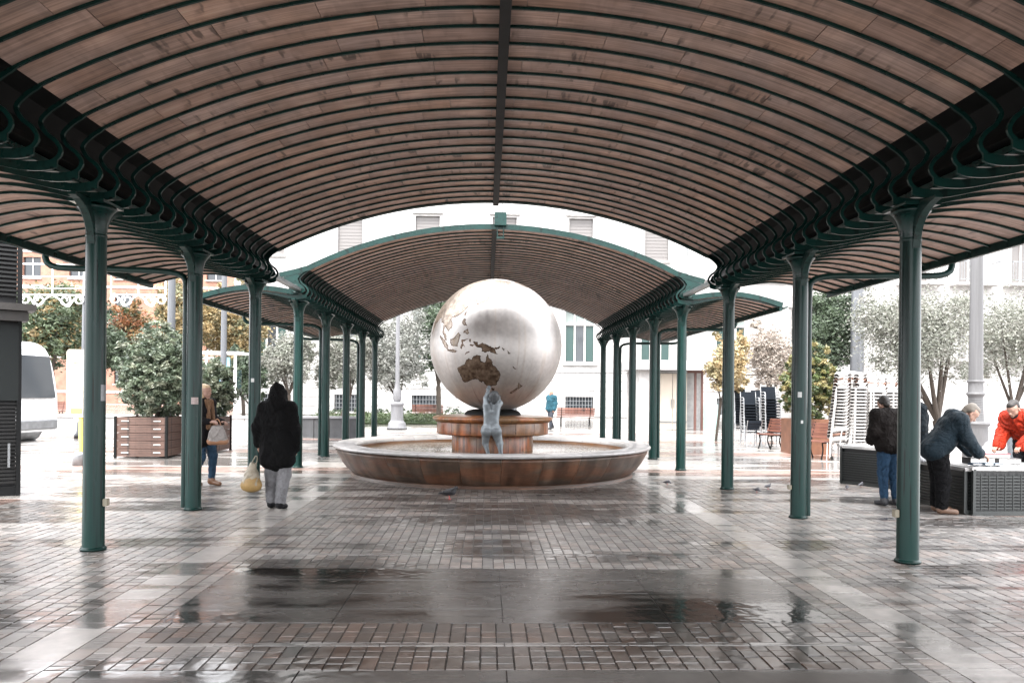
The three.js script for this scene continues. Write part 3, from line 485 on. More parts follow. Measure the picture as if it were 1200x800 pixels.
function person(label, pos, turn, pose, dress, size = 1) {
  const J = { ...STAND, ...pose }, t = thing('person', label, 'person', pos, turn); t.scale.setScalar(size);
  const S = J.side, H = headBones(J.head, J.fwd, J.headUp);
  const torso = (g) => [[add(J.pelvis, mul(S, 0.065)), 0.105 + g, add(J.chest, mul(S, 0.075)), 0.108 + g], [add(J.pelvis, mul(S, -0.065)), 0.105 + g, add(J.chest, mul(S, -0.075)), 0.108 + g], [add(J.chest, mul(S, 0.07)), 0.10 + g, mid(J.chest, J.neck, 0.7), 0.07 + g], [add(J.chest, mul(S, -0.07)), 0.10 + g, mid(J.chest, J.neck, 0.7), 0.07 + g], [J.shL, 0.062 + g, J.shR, 0.062 + g]];
  const arm = (q, g, to = 1) => [[J['sh' + q], 0.056 + g, J['el' + q], 0.043 + g], [J['el' + q], 0.043 + g, mid(J['el' + q], J['wr' + q], to), 0.030 + g * 1.15]];
  const leg = (q, g, to = 1) => [[J['hip' + q], 0.090 + g, J['kn' + q], 0.060 + g], [J['kn' + q], 0.060 + g, mid(J['kn' + q], J['an' + q], to), 0.042 + g]];
  const foot = (q, g) => [[J['an' + q], 0.042 + g, add(J['an' + q], [0, -0.03, -0.02]), 0.040 + g], [add(J['an' + q], [0, -0.035, 0]), 0.036 + g, J['to' + q], 0.030 + g]];
  const body = [...torso(-0.012), ...arm('L', -0.008), ...arm('R', -0.008), ...leg('L', -0.012), ...leg('R', -0.012), ...foot('L', -0.008), ...foot('R', -0.008), [J.neck, 0.05, mid(J.neck, J.head, 0.6), 0.048]];
  const geos = [nets(body, 0.016, 0.05), nets([...H.skull, ...H.face], 0.0055, 0.022)];
  for (const q of ['L', 'R']) if (!dress['noHand' + q]) { const d = [0, 1, 2].map((i) => J['wr' + q][i] - J['el' + q][i]); geos.push(nets(handBones(J['wr' + q], J['hand' + q] ?? d, J['palm' + q] ?? mul(S, q === 'L' ? -1 : 1), J['thumb' + q] ?? (q === 'L' ? -1 : 1), J.curl), 0.0055, 0.008)); }
  const b = part('body', merge(geos), dress.skin ?? skinMat, t);
  for (const s of [-1, 1]) part('eye', new THREE.SphereGeometry(0.0105, 10, 8).translate(...H.p(0.031 * s, 0.004, 0.077)), eyeMat, b);
  if (dress.hair) part('hair', nets((dress.hairShape ?? ((p) => [[p(0, 0.055, -0.03), 0.080, p(0, 0.062, 0.022), 0.066], [p(0, 0.0, -0.055), 0.062, p(0, -0.03, -0.06), 0.05], [p(0.06, 0.02, -0.02), 0.03, p(-0.06, 0.02, -0.02), 0.03]]))(H.p), 0.008, 0.03), dress.hair, t);
  if (dress.trousers) part('trousers', nets([...leg('L', 0.018 + (dress.baggy ?? 0), 0.93), ...leg('R', 0.018 + (dress.baggy ?? 0), 0.93), [add(J.pelvis, mul(S, 0.05)), 0.12, add(J.pelvis, mul(S, -0.05)), 0.12]], 0.014, 0.035, (x, y, z, d) => d + 0.004 * Math.sin(y * 55 + 9 * Math.sin(x * 14 + z * 11))), dress.trousers, t);
  for (const q of ['L', 'R']) part('shoe', nets([...foot(q, 0.010), [J['an' + q], 0.05, add(J['an' + q], [0, 0.03 + (dress.boot ?? 0), 0]), 0.052]], 0.010, 0.03, (x, y, z, d) => Math.max(d, 0.003 - y)), dress.shoe ?? blackShoe, t);
  const extra = dress.coatExtra ? dress.coatExtra(J, H.p) : [], g = dress.thick ?? 0.03, fold = dress.fold ?? 0.005;
  part(dress.coatName ?? 'jacket', nets([...torso(g), ...arm('L', g, 0.95), ...arm('R', g, 0.95), ...extra], 0.013, 0.05, (x, y, z, d) => d + fold * (Math.sin(y * 46 + 6 * Math.sin(x * 17 + z * 13) + 3 * Math.sin(y * 11)) * 0.6 + Math.sin(x * 38 + z * 31 + y * 12) * 0.4)), dress.coat, t);
  if (dress.more) dress.more(t, J, H.p);
  return t;
}
// ---------- statue of a reaching figure ----------
{
  const bronze = new THREE.MeshStandardMaterial({ color: lin(0.21, 0.24, 0.26), roughness: 0.42, metalness: 0.25, map: mottle, bumpMap: fineBump, bumpScale: 0.002 });
  const t = thing('bronze_statue', 'grey bronze figure seen from behind reaching up to the globe', 'statue', [-0.04, 0.46, -13.62]);
  const B = [[[0.055, 0.46, -0.06], 0.088, [0.06, 0.70, -0.12], 0.082], [[-0.055, 0.46, -0.06], 0.088, [-0.05, 0.70, -0.12], 0.082], [[0.06, 0.70, -0.12], 0.085, [0.09, 0.86, -0.17], 0.074], [[-0.05, 0.70, -0.12], 0.085, [-0.08, 0.87, -0.18], 0.074], [[0.0, 0.6, -0.10], 0.10, [0.0, 0.72, -0.13], 0.10],
    [[0.082, 0.44, -0.02], 0.108, [0.08, 0.47, -0.04], 0.10], [[-0.078, 0.44, -0.02], 0.108, [-0.078, 0.47, -0.04], 0.10],
    [[-0.085, 0.42, -0.05], 0.090, [-0.10, 0.22, -0.11], 0.056], [[-0.10, 0.22, -0.11], 0.056, [-0.055, 0.06, -0.04], 0.030], [[-0.055, 0.05, -0.04], 0.032, [-0.05, 0.025, -0.14], 0.024],
    [[0.09, 0.42, -0.05], 0.094, [0.155, 0.22, -0.05], 0.062], [[0.155, 0.22, -0.05], 0.062, [0.175, 0.06, 0.03], 0.032], [[0.175, 0.05, 0.03], 0.034, [0.185, 0.025, -0.07], 0.025],
    [[0.01, 0.88, -0.18], 0.046, [0.035, 0.96, -0.22], 0.046], [[0.05, 1.02, -0.23], 0.100, [0.05, 1.03, -0.27], 0.092], [[0.04, 0.98, -0.28], 0.06, [0.04, 0.97, -0.31], 0.05],
    [[-0.09, 0.88, -0.18], 0.058, [-0.10, 1.02, -0.27], 0.044], [[-0.10, 1.02, -0.27], 0.044, [-0.06, 1.15, -0.37], 0.030],
    [[0.11, 0.87, -0.17], 0.058, [0.165, 0.93, -0.28], 0.044], [[0.165, 0.93, -0.28], 0.044, [0.13, 1.02, -0.38], 0.030]];
  const b = part('body', [nets(B, 0.0075, 0.022), nets(handBones([-0.06, 1.14, -0.365], [0.2, 0.9, -0.42], [0, -0.3, -1], 1, 0.25, 0.85), 0.005, 0.008), nets(handBones([0.13, 1.01, -0.375], [-0.2, 0.75, -0.45], [0, -0.2, -1], -1, 0.25, 0.85), 0.005, 0.008)], bronze, t);
  part('hair', nets([[[0.05, 1.04, -0.215], 0.100, [0.05, 1.065, -0.25], 0.094], [[0.05, 0.98, -0.175], 0.055, [0.04, 0.96, -0.17], 0.05]], 0.008, 0.03, (x, y, z, d) => d + 0.005 * Math.sin(x * 150 + 3 * Math.sin(y * 60)) * Math.sin(y * 110 + z * 60)), std([0.05, 0.055, 0.06], 0.5, { metalness: 0.25, map: mottle }), t);
  part('plinth', cyl(0.34, 0.30, 0.20, 0.03, -0.197, -0.06, 24), stoneWall[1], t);
}

// ---------- people ----------
{ // woman in a hooded coat walking away with a plastic bag
  const p = G(324, 596);
  const coat = cloth([0.003, 0.003, 0.0034], 0.85), tr = cloth([0.24, 0.24, 0.25]);
  person('person in black hooded coat and pale grey trousers carrying a plastic bag', [p.x, 0, p.z], Math.PI - 0.12, {
    elR: [-0.25, 1.10, 0.0], wrR: [-0.235, 0.84, 0.06], elL: [0.27, 1.14, -0.03], wrL: [0.29, 0.90, 0.06], handL: [0.02, -1, 0.15], palmL: [-1, 0, 0],
    anL: [0.09, 0.09, 0.03], toL: [0.115, 0.035, 0.18], knL: [0.10, 0.49, 0.06], anR: [-0.085, 0.10, -0.10], toR: [-0.10, 0.035, 0.05] },
    { coat, trousers: tr, baggy: 0.016, shoe: cloth([0.012, 0.012, 0.014], 0.6), boot: 0.05, coatName: 'hooded_coat', thick: 0.038, fold: 0.006,
      coatExtra: (J, P) => [[[0.09, 0.98, 0.01], 0.14, [0.12, 0.70, 0.0], 0.14], [[-0.09, 0.98, 0.01], 0.14, [-0.12, 0.70, 0.0], 0.14], [[0, 0.9, 0.02], 0.16, [0, 0.68, 0.0], 0.16], [[0.08, 1.2, -0.01], 0.14, [-0.08, 1.2, -0.01], 0.14],
        [P(0, 0.03, -0.02), 0.106, P(0, 0.055, -0.035), 0.100], [P(0, 0.10, -0.055), 0.06, P(0, 0.145, -0.075), 0.022], [P(0, -0.05, -0.05), 0.12, P(0, -0.13, -0.06), 0.15], [P(0.07, 0.02, 0.03), 0.04, P(0.07, -0.1, 0.05), 0.045], [P(-0.07, 0.02, 0.03), 0.04, P(-0.07, -0.1, 0.05), 0.045]] }, 0.96);
  // the bag hangs from the hand
  const bp = at(294, 552, 10.15);
  const film = new THREE.MeshPhysicalMaterial({ color: lin(0.46, 0.40, 0.30), roughness: 0.45, transmission: 0.25, thickness: 0, map: mottle, bumpMap: clothBump, bumpScale: 0.01 });
  const bag = thing('plastic_bag', 'translucent yellow and white plastic carrier bag held beside the black coat', 'bag', [bp.x, bp.y - 0.26, bp.z], -0.3);
  part('sack', nets([[[0, 0.10, 0], 0.10, [0.01, 0.20, 0], 0.095], [[-0.06, 0.08, 0.01], 0.075, [0.06, 0.08, -0.01], 0.08], [[0.0, 0.24, 0], 0.07, [0.03, 0.34, 0], 0.045]], 0.012, 0.04, (x, y, z, d) => d + 0.006 * Math.sin(x * 60 + 8 * Math.sin(y * 13)) * Math.sin(z * 50 + y * 20)), film, bag);
  part('contents', nets([[[0, 0.092, 0], 0.108, [0.01, 0.13, 0], 0.104], [[-0.06, 0.075, 0.01], 0.080, [0.06, 0.075, -0.01], 0.085]], 0.012, 0.03), std([0.34, 0.215, 0.075], 0.6, { map: mottle }), bag);
  part('handle', [tube([[0.0, 0.33, 0.02], [0.05, 0.42, 0.02], [0.085, 0.47, 0.02], [0.09, 0.44, 0], [0.055, 0.33, -0.02]], 0.008, 6, 30)], film, bag);
}
{ // woman with a tote beside the second column
  const p = G(238, 569);
  const pr = person('person with long blond hair in dark cardigan and blue jeans behind a column', [p.x, 0, p.z], 1.25, {
    anL: [0.08, 0.10, 0.10], toL: [0.09, 0.035, 0.25], knL: [0.085, 0.50, 0.12], anR: [-0.08, 0.12, -0.14], toR: [-0.08, 0.035, 0.0], elL: [0.22, 1.14, 0.02], wrL: [0.18, 1.08, 0.23], handL: [-0.3, 0, 1], palmL: [-0.5, -1, 0], elR: [-0.23, 1.13, -0.02], wrR: [-0.16, 1.10, 0.22], handR: [0.3, 0, 1], palmR: [0.5, -1, 0] },
    { coat: cloth([0.010, 0.009, 0.011]), trousers: cloth([0.03, 0.065, 0.11]), baggy: -0.004, shoe: std([0.12, 0.055, 0.025], 0.4), hair: std([0.50, 0.36, 0.22], 0.5), coatName: 'cardigan', thick: 0.022,
      coatExtra: () => [[[0.09, 0.9, 0], 0.12, [0.10, 0.74, 0], 0.125], [[-0.09, 0.9, 0], 0.12, [-0.10, 0.74, 0], 0.125]],
      hairShape: (P) => [[P(0, 0.055, -0.03), 0.082, P(0, 0.055, 0.015), 0.072], [P(0, 0.0, -0.055), 0.07, P(0, -0.25, -0.09), 0.06], [P(0.06, 0, -0.02), 0.035, P(0.06, -0.24, -0.02), 0.03], [P(-0.06, 0, -0.02), 0.035, P(-0.06, -0.24, -0.02), 0.03]],
      more: (t) => part('scarf', nets([[[0.05, 1.43, 0.09], 0.05, [0.06, 1.05, 0.13], 0.05], [[-0.05, 1.43, 0.09], 0.05, [-0.06, 1.0, 0.13], 0.05]], 0.012, 0.03), cloth([0.26, 0.15, 0.09]), t) }, 0.97);
  const b = thing('tote_bag', 'white and brown tote bag hanging from an arm beside the column', 'bag', [p.x + 0.27, 0.66, p.z + 0.16], 0.25);
  part('pouch', nets([[[-0.09, 0.11, 0], 0.06, [-0.06, 0.30, 0], 0.04], [[0.11, 0.11, 0], 0.06, [0.06, 0.30, 0], 0.04], [[0, 0.12, 0], 0.07, [0, 0.30, 0], 0.045], [[0.05, 0.2, 0], 0.06, [-0.05, 0.2, 0], 0.06]], 0.012, 0.06), cloth([0.40, 0.37, 0.35]), b);
  part('bottom', nets([[[-0.10, 0.085, 0], 0.060, [0.12, 0.085, 0], 0.060]], 0.012, 0.04), std([0.26, 0.13, 0.07], 0.5), b);
  part('strap', [tube([[-0.06, 0.30, 0], [-0.04, 0.40, 0], [0.0, 0.45, 0], [0.04, 0.40, 0], [0.06, 0.30, 0]], 0.010, 6, 24)], std([0.26, 0.13, 0.07], 0.5), b);
}
const darkHair = std([0.010, 0.007, 0.005], 0.6), greyHair = std([0.10, 0.085, 0.07], 0.6);
{ // man in a brown jacket and jeans, back to us
  const p = G(1042, 592);
  person('person in dark brown jacket and blue jeans facing the stall half behind a column', [p.x, 0, p.z], Math.PI + 0.15, { chest: [0, 1.25, 0.05], neck: [0, 1.43, 0.08], head: [0, 1.55, 0.14], fwd: [0, -0.5, 1], shL: [0.19, 1.38, 0.04], shR: [-0.19, 1.38, 0.04], elL: [0.25, 1.12, 0.02], wrL: [0.16, 0.98, 0.22], elR: [-0.25, 1.12, 0.02], wrR: [-0.16, 0.98, 0.22] },
    { coat: cloth([0.012, 0.009, 0.008]), trousers: cloth([0.03, 0.07, 0.13]), hair: darkHair, thick: 0.045, shoe: std([0.03, 0.03, 0.035], 0.5), coatExtra: () => [[[0.08, 0.93, 0], 0.145, [-0.08, 0.93, 0], 0.145]] }, 0.95);
  const q = G(1079, 588);
  person('person in dark suit jacket and dark trousers holding a pale paper behind a column', [q.x, 0, q.z - 0.1], -1.9, { elL: [0.24, 1.12, 0.0], wrL: [0.10, 1.10, 0.22], elR: [-0.24, 1.12, 0.0], wrR: [-0.10, 1.10, 0.22], handL: [-0.5, 0, 1], handR: [0.5, 0, 1], palmL: [-0.4, -0.3, -1], palmR: [0.4, -0.3, -1], fwd: [0, -0.5, 1], head: [0, 1.59, 0.05] },
    { coat: cloth([0.010, 0.015, 0.020]), trousers: cloth([0.006, 0.006, 0.008]), hair: darkHair, thick: 0.03, coatExtra: () => [[[0.08, 0.88, 0], 0.125, [-0.08, 0.88, 0], 0.125]], more: (t) => { part('lapel', nets([[[0.02, 1.42, 0.13], 0.03, [0.0, 1.15, 0.155], 0.03]], 0.01, 0.02), cloth([0.62, 0.62, 0.63]), t); part('sheet_of_paper', box(0.21, 0.002, 0.15, 0, 1.125, 0.34), offWhite, t); } }, 1.0);
  const r = G(1108, 601); // bending over the table, to the right
  person('person in navy hooded jacket bending over the stall counter', [r.x, 0, r.z], 1.32, {
    pelvis: [0, 0.90, -0.12], chest: [0, 1.19, 0.06], neck: [0, 1.33, 0.18], head: [0, 1.375, 0.30], fwd: [0, -0.75, 0.75], headUp: [0, 0.75, 0.75],
    shL: [0.18, 1.28, 0.12], shR: [-0.18, 1.28, 0.12], elL: [0.22, 1.02, 0.20], wrL: [0.16, 0.83, 0.36], elR: [-0.22, 1.02, 0.20], wrR: [-0.16, 0.83, 0.36], handL: [0, -0.4, 1], handR: [0, -0.4, 1], palmL: [0, -1, -0.2], palmR: [0, -1, -0.2],
    hipL: [0.09, 0.88, -0.12], hipR: [-0.09, 0.88, -0.12], knL: [0.10, 0.48, -0.06], knR: [-0.10, 0.48, -0.06], anL: [0.11, 0.09, -0.08], anR: [-0.11, 0.09, -0.08], toL: [0.13, 0.035, 0.09], toR: [-0.13, 0.035, 0.09] },
    { coat: cloth([0.012, 0.024, 0.034], 0.6), trousers: cloth([0.004, 0.004, 0.005]), baggy: 0.02, hair: greyHair, shoe: std([0.13, 0.075, 0.05], 0.5), thick: 0.042, fold: 0.004,
      coatExtra: () => [[[0.1, 0.86, -0.16], 0.15, [-0.1, 0.86, -0.16], 0.15], [[0.1, 0.98, -0.05], 0.15, [-0.1, 0.98, -0.05], 0.15], [[0.08, 1.36, 0.07], 0.07, [-0.08, 1.36, 0.07], 0.07]] }, 1.0);
  const s = G(1218, 590); // seller behind the counter, leaning left
  const red = cloth([0.40, 0.030, 0.010], 0.5);
  person('person in bright red padded jacket leaning over the stall counter', [s.x + 0.05, 0, s.z - 0.35], -1.2, {
    pelvis: [0, 0.92, -0.10], chest: [0, 1.19, 0.10], neck: [0, 1.33, 0.21], head: [0, 1.42, 0.31], fwd: [0, -0.55, 0.85], headUp: [0, 0.85, 0.5],
    shL: [0.19, 1.28, 0.16], shR: [-0.19, 1.28, 0.16], elL: [0.24, 1.02, 0.20], wrL: [0.17, 0.86, 0.38], elR: [-0.24, 1.02, 0.20], wrR: [-0.17, 0.84, 0.40], handL: [0, -0.4, 1], handR: [0, -0.4, 1], palmL: [0, -1, -0.2], palmR: [0, -1, -0.2] },
    { coat: red, trousers: cloth([0.02, 0.02, 0.025]), hair: darkHair, thick: 0.05, fold: 0.012, coatExtra: () => [[[0.08, 0.92, -0.1], 0.14, [-0.08, 0.92, -0.1], 0.14]],
      more: (t, J, P) => part('neck_warmer', nets([[P(0, -0.11, 0.03), 0.06, P(0, -0.15, 0.0), 0.07]], 0.01, 0.03), cloth([0.012, 0.012, 0.014]), t) }, 1.0);
  const w = G(646, 503); // far walker by the bench
  person('person in teal blue jacket walking past the far bench', [w.x, 0, w.z], -0.9, { anL: [0.08, 0.09, 0.12], toL: [0.09, 0.035, 0.27], knL: [0.09, 0.5, 0.12], anR: [-0.08, 0.12, -0.16], toR: [-0.08, 0.035, -0.02] },
    { coat: cloth([0.03, 0.10, 0.135]), trousers: cloth([0.06, 0.065, 0.08]), hair: std([0.26, 0.18, 0.13], 0.6), thick: 0.05, coatExtra: () => [[[0.08, 0.88, 0], 0.14, [-0.08, 0.88, 0], 0.14]] }, 0.98);
}
// ---------- pigeons ----------
function pigeon(label, pos, turn, tone, pecking, sc = 0.5) {
  const t = thing('pigeon', label, 'pigeon', [pos.x, 0, pos.z], turn, 'pigeons on the wet paving'); t.scale.setScalar(sc); const d = tone, hd = pecking ? [0, 0.07, 0.13] : [0, 0.175, 0.105];
  part('body', nets([[[0, 0.10, -0.03], 0.045, [0, 0.115, 0.045], 0.052], [[0, 0.12, 0.06], 0.042, mid([0, 0.12, 0.06], hd, 0.6), 0.026], [hd, 0.022, add(hd, [0, 0, 0.008]), 0.020], [[0, 0.095, -0.08], 0.026, [0, 0.085, -0.15], 0.012]], 0.007, 0.03), std(d, 0.6), t);
  for (const s of [-1, 1]) { part('wing', nets([[[0.038 * s, 0.115, 0.03], 0.026, [0.03 * s, 0.105, -0.07], 0.020], [[0.03 * s, 0.105, -0.07], 0.018, [0.012 * s, 0.095, -0.13], 0.008]], 0.007, 0.02), std(mul(d, 0.75), 0.6), t); part('leg', [bar([0.02 * s, 0.066, 0.0], [0.022 * s, 0.004, 0.012], 0.005, 0.004, 6), bar([0.022 * s, 0.005, -0.01], [0.024 * s, 0.005, 0.035], 0.004, 0.003, 6)], std([0.35, 0.08, 0.07], 0.6), t); }
  part('beak', bar(add(hd, [0, -0.002, 0.022]), add(hd, [0, -0.010, 0.045]), 0.005, 0.001, 6), std([0.06, 0.06, 0.06], 0.5), t);
}
pigeon('dark pigeon walking on the wet paving in front of the fountain basin', G(526, 585), 1.45, [0.012, 0.012, 0.015], false, 1.0);
for (const [px, py, a, pk] of [[887, 577, 0.6, true], [900, 573, 1.9, false], [1009, 571, 2.2, false], [993, 574, -0.5, true], [782, 568, 1.0, true]]) pigeon('small grey pigeon on the open paving between columns and stall', G(px, py), a, [0.09, 0.09, 0.10], pk);
// ---------- trees and shrubs ----------
const barkMat = std([0.075, 0.058, 0.045], 0.9, { map: mottle, bumpMap: fineBump, bumpScale: 0.02 });
const leafMats = {};
function leafMat(key, gloss = 0.6) { return leafMats[key] ??= new THREE.MeshPhysicalMaterial({ color: 0xffffff, vertexColors: true, roughness: gloss, transmission: 0.30, thickness: 0, side: THREE.DoubleSide }); }
// leaves gathered in clumps through the volume of ellipsoids [cx, cy, cz, rx, ry, rz]
function foliage(lobes, n, size, tones, spread = 0.3, droop = 0, shell = 0.55) {
  const P = new Float32Array(n * 12 * 3 / 2 | 0), C = new Float32Array(P.length); let k = 0;
  const vol = lobes.map((l) => l[3] * l[4] * l[5]), tot = vol.reduce((a, b) => a + b, 0); const clumps = [];
  lobes.forEach((l, i) => { const m = Math.max(6, Math.round(n / 45 * vol[i] / tot)); for (let j = 0; j < m; j++) { let x, y, z, r; do { x = rr(-1, 1); y = rr(-1, 1); z = rr(-1, 1); r = Math.hypot(x, y, z); } while (r > 1 || r < shell * rnd()); clumps.push([l[0] + x * l[3], l[1] + y * l[4], l[2] + z * l[5], rr(0.6, 1.3) * spread * Math.cbrt(vol[i]), tones[(rnd() * tones.length) | 0], rr(0.75, 1.2)]); } });
  const a = new THREE.Vector3(), b = new THREE.Vector3(), c = new THREE.Vector3();
  for (let i = 0; i < n; i++) {
    const q = clumps[(rnd() * clumps.length) | 0], g = () => (rnd() + rnd() + rnd() - 1.5) / 0.9;
    c.set(q[0] + g() * q[3], q[1] + g() * q[3] * 0.8, q[2] + g() * q[3]); if (c.y < 0.05) c.y = 0.05 + rnd() * 0.1;
    a.set(rr(-1, 1), rr(-0.6, 0.8) - droop, rr(-1, 1)).normalize(); b.set(rr(-1, 1), rr(-0.4, 0.4), rr(-1, 1)).cross(a).normalize();
    const s = size * rr(0.65, 1.35), w = s * 0.42, t = q[4], f = q[5] * rr(0.8, 1.2);
    const v = [c.clone().addScaledVector(a, -s / 2), c.clone().addScaledVector(b, w / 2), c.clone().addScaledVector(a, s / 2), c.clone().addScaledVector(b, -w / 2)];
    for (const m of [0, 1, 2, 0, 2, 3]) { P.set([v[m].x, v[m].y, v[m].z], k); C.set([t[0] * f, t[1] * f, t[2] * f], k); k += 3; }
  }
  const G2 = new THREE.BufferGeometry(); G2.setAttribute('position', new THREE.BufferAttribute(P, 3)); G2.setAttribute('color', new THREE.BufferAttribute(C, 3)); G2.computeVertexNormals(); wuv(G2); return G2;
}
function trunkGeo(h, r, tips, lean = [0, 0]) { // stem to h, then limbs to the tips
  const top = [lean[0], h, lean[1]], o = [tube([[0, -0.1, 0], [lean[0] * 0.3 + r * 0.3, h * 0.4, lean[1] * 0.3], top], r, 9, 12)];
  for (const t of tips) { const m = mid(top, t, 0.5); o.push(bar(top, add(m, [0, -0.04, 0]), r * 0.62, r * 0.42, 7), bar(add(m, [0, -0.04, 0]), t, r * 0.42, r * 0.14, 6)); for (let i = 0; i < 3; i++) { const s = mid(top, t, rr(0.45, 0.9)); o.push(bar(s, add(s, [rr(-0.5, 0.5) * h * 0.25, rr(0.1, 0.4) * h * 0.3, rr(-0.5, 0.5) * h * 0.25]), r * 0.22, r * 0.06, 5)); } }
  return merge(o);
}
const DARKG = [[0.045, 0.070, 0.035], [0.060, 0.090, 0.045], [0.034, 0.055, 0.028]], OLIVE = [[0.21, 0.215, 0.18], [0.26, 0.255, 0.225], [0.15, 0.16, 0.125]], PALE = [[0.24, 0.245, 0.22], [0.28, 0.28, 0.26], [0.18, 0.19, 0.165]];
const YEL = [[0.30, 0.215, 0.09], [0.34, 0.25, 0.12], [0.24, 0.19, 0.09], [0.17, 0.17, 0.09]], ORANGE = [[0.26, 0.10, 0.035], [0.21, 0.12, 0.04], [0.06, 0.08, 0.03]], MIXG = [[0.075, 0.11, 0.05], [0.10, 0.13, 0.06], [0.055, 0.08, 0.04], [0.20, 0.14, 0.05]], VAR = [[0.22, 0.20, 0.07], [0.10, 0.13, 0.045], [0.06, 0.09, 0.03], [0.28, 0.23, 0.10]];
// box of the crown in photo pixels at depth d; trunk foot below px
function tree(name, label, x0, x1, y0, y1, d, foot, tones, n, size, o = {}) {
  const a = at((x0 + x1) / 2, (y0 + y1) / 2, d), f = at(foot, 400, d), rx = (x1 - x0) / 2 * d / 900, ry = (y1 - y0) / 2 * d / 900, rz = Math.min(rx, 2.6) * 1.0;
  const t = thing(name, label, o.category ?? 'tree', [f.x, 0, f.z], 0, o.group); const cx = a.x - f.x, cy = a.y;
  const lobes = [[cx, cy, 0, rx * 0.66, ry * 0.66, rz * 0.7]]; for (let i = 0; i < 7; i++) { const an = i / 7 * 6.283 + rr(-0.3, 0.3), q = rr(-0.45, 0.5); lobes.push([cx + Math.cos(an) * rx * rr(0.42, 0.68), cy + q * ry, Math.sin(an) * rz * 0.55, rx * rr(0.24, 0.46), ry * rr(0.24, 0.46), rz * rr(0.3, 0.5)]); } for (let i = 0; i < 9; i++) { const an = rr(0, 6.28), q = rr(-0.75, 0.95); lobes.push([cx + Math.cos(an) * rx * rr(0.7, 0.95) * Math.sqrt(1 - 0.6 * q * q), cy + q * ry, Math.sin(an) * rz * 0.7, rx * rr(0.10, 0.2), ry * rr(0.10, 0.2), rz * 0.2]); }
  const h = Math.max(0.6, (cy - ry) * (o.fork ?? 1.0)), r = o.r ?? 0.07 + 0.01 * ry;
  part('trunk', trunkGeo(h, r, lobes.slice(1, 6).map((l) => [l[0], l[1] + l[4] * 0.3, l[2]]), o.lean ?? [cx * 0.4, 0]), o.bark ?? barkMat, t);
  part('crown', foliage(lobes, n, size, tones, o.spread ?? 0.42, o.droop ?? 0), leafMat(name), t); return t;
}
tree('plane_tree', 'green tree with a few orange leaves beside the white bus', 14, 100, 318, 436, 38, 64, MIXG, 22050, 0.193);
tree('plane_tree', 'dark green tree behind the bus stop totem', 58, 150, 355, 448, 42, 84, DARKG, 17325, 0.193);
tree('autumn_tree', 'pinkish orange autumn tree behind the round clipped shrub', 120, 200, 352, 440, 46, 160, ORANGE, 15750, 0.193);
tree('autumn_tree', 'yellow autumn tree rising behind the clipped shrub and grey lamp post', 180, 255, 322, 430, 41, 212, YEL, 18900, 0.183);
tree('autumn_tree', 'tall golden autumn tree beyond the bus shelter', 238, 318, 318, 452, 44, 286, YEL, 23625, 0.193);
tree('plane_tree', 'dark leafy tree under the golden crown by the low wall', 262, 318, 400, 478, 40, 300, DARKG, 11025, 0.173);
tree('olive_tree', 'pale olive tree behind the long grey planter wall', 308, 372, 378, 462, 33, 338, OLIVE, 17325, 0.116);
tree('olive_tree', 'pale olive tree with leaning trunk beside the far green columns', 366, 440, 384, 462, 34.5, 398, OLIVE, 17325, 0.116, { lean: [0.5, 0] });
tree('silver_tree', 'silvery pale tree rising behind the ornate lamp pedestal', 420, 506, 352, 470, 36, 470, PALE, 22050, 0.125);
tree('evergreen_tree', 'dark evergreen tree with thin trunk beside the steel globe', 484, 545, 338, 452, 39, 514, DARKG, 13230, 0.173, { r: 0.12 });
tree('young_tree', 'slender young tree with yellow leaves by the entrance pavilion', 828, 880, 388, 470, 26, 840, [[0.42, 0.31, 0.16], [0.36, 0.28, 0.15], [0.27, 0.23, 0.12]], 8190, 0.116, { r: 0.045 });
tree('olive_tree', 'washed out pinkish tree behind the dark chair stacks', 872, 936, 372, 466, 29, 905, [[0.34, 0.29, 0.25], [0.29, 0.25, 0.21]], 14175, 0.106);
tree('evergreen_tree', 'tall dark evergreen behind the variegated bush', 938, 1006, 318, 462, 25, 975, DARKG, 23625, 0.125);
tree('olive_tree', 'grey olive tree with thick forked trunk behind the market stall', 1002, 1140, 326, 458, 20.5, 1104, OLIVE, 26000, 0.082, { r: 0.12, lean: [-0.1, 0], fork: 0.55, droop: 0.3, spread: 0.6 });
tree('olive_tree', 'grey olive tree beside the tall lamp post and red jacket', 1130, 1250, 320, 462, 23, 1188, OLIVE, 22000, 0.082, { r: 0.08, droop: 0.3, fork: 0.7, spread: 0.6 });
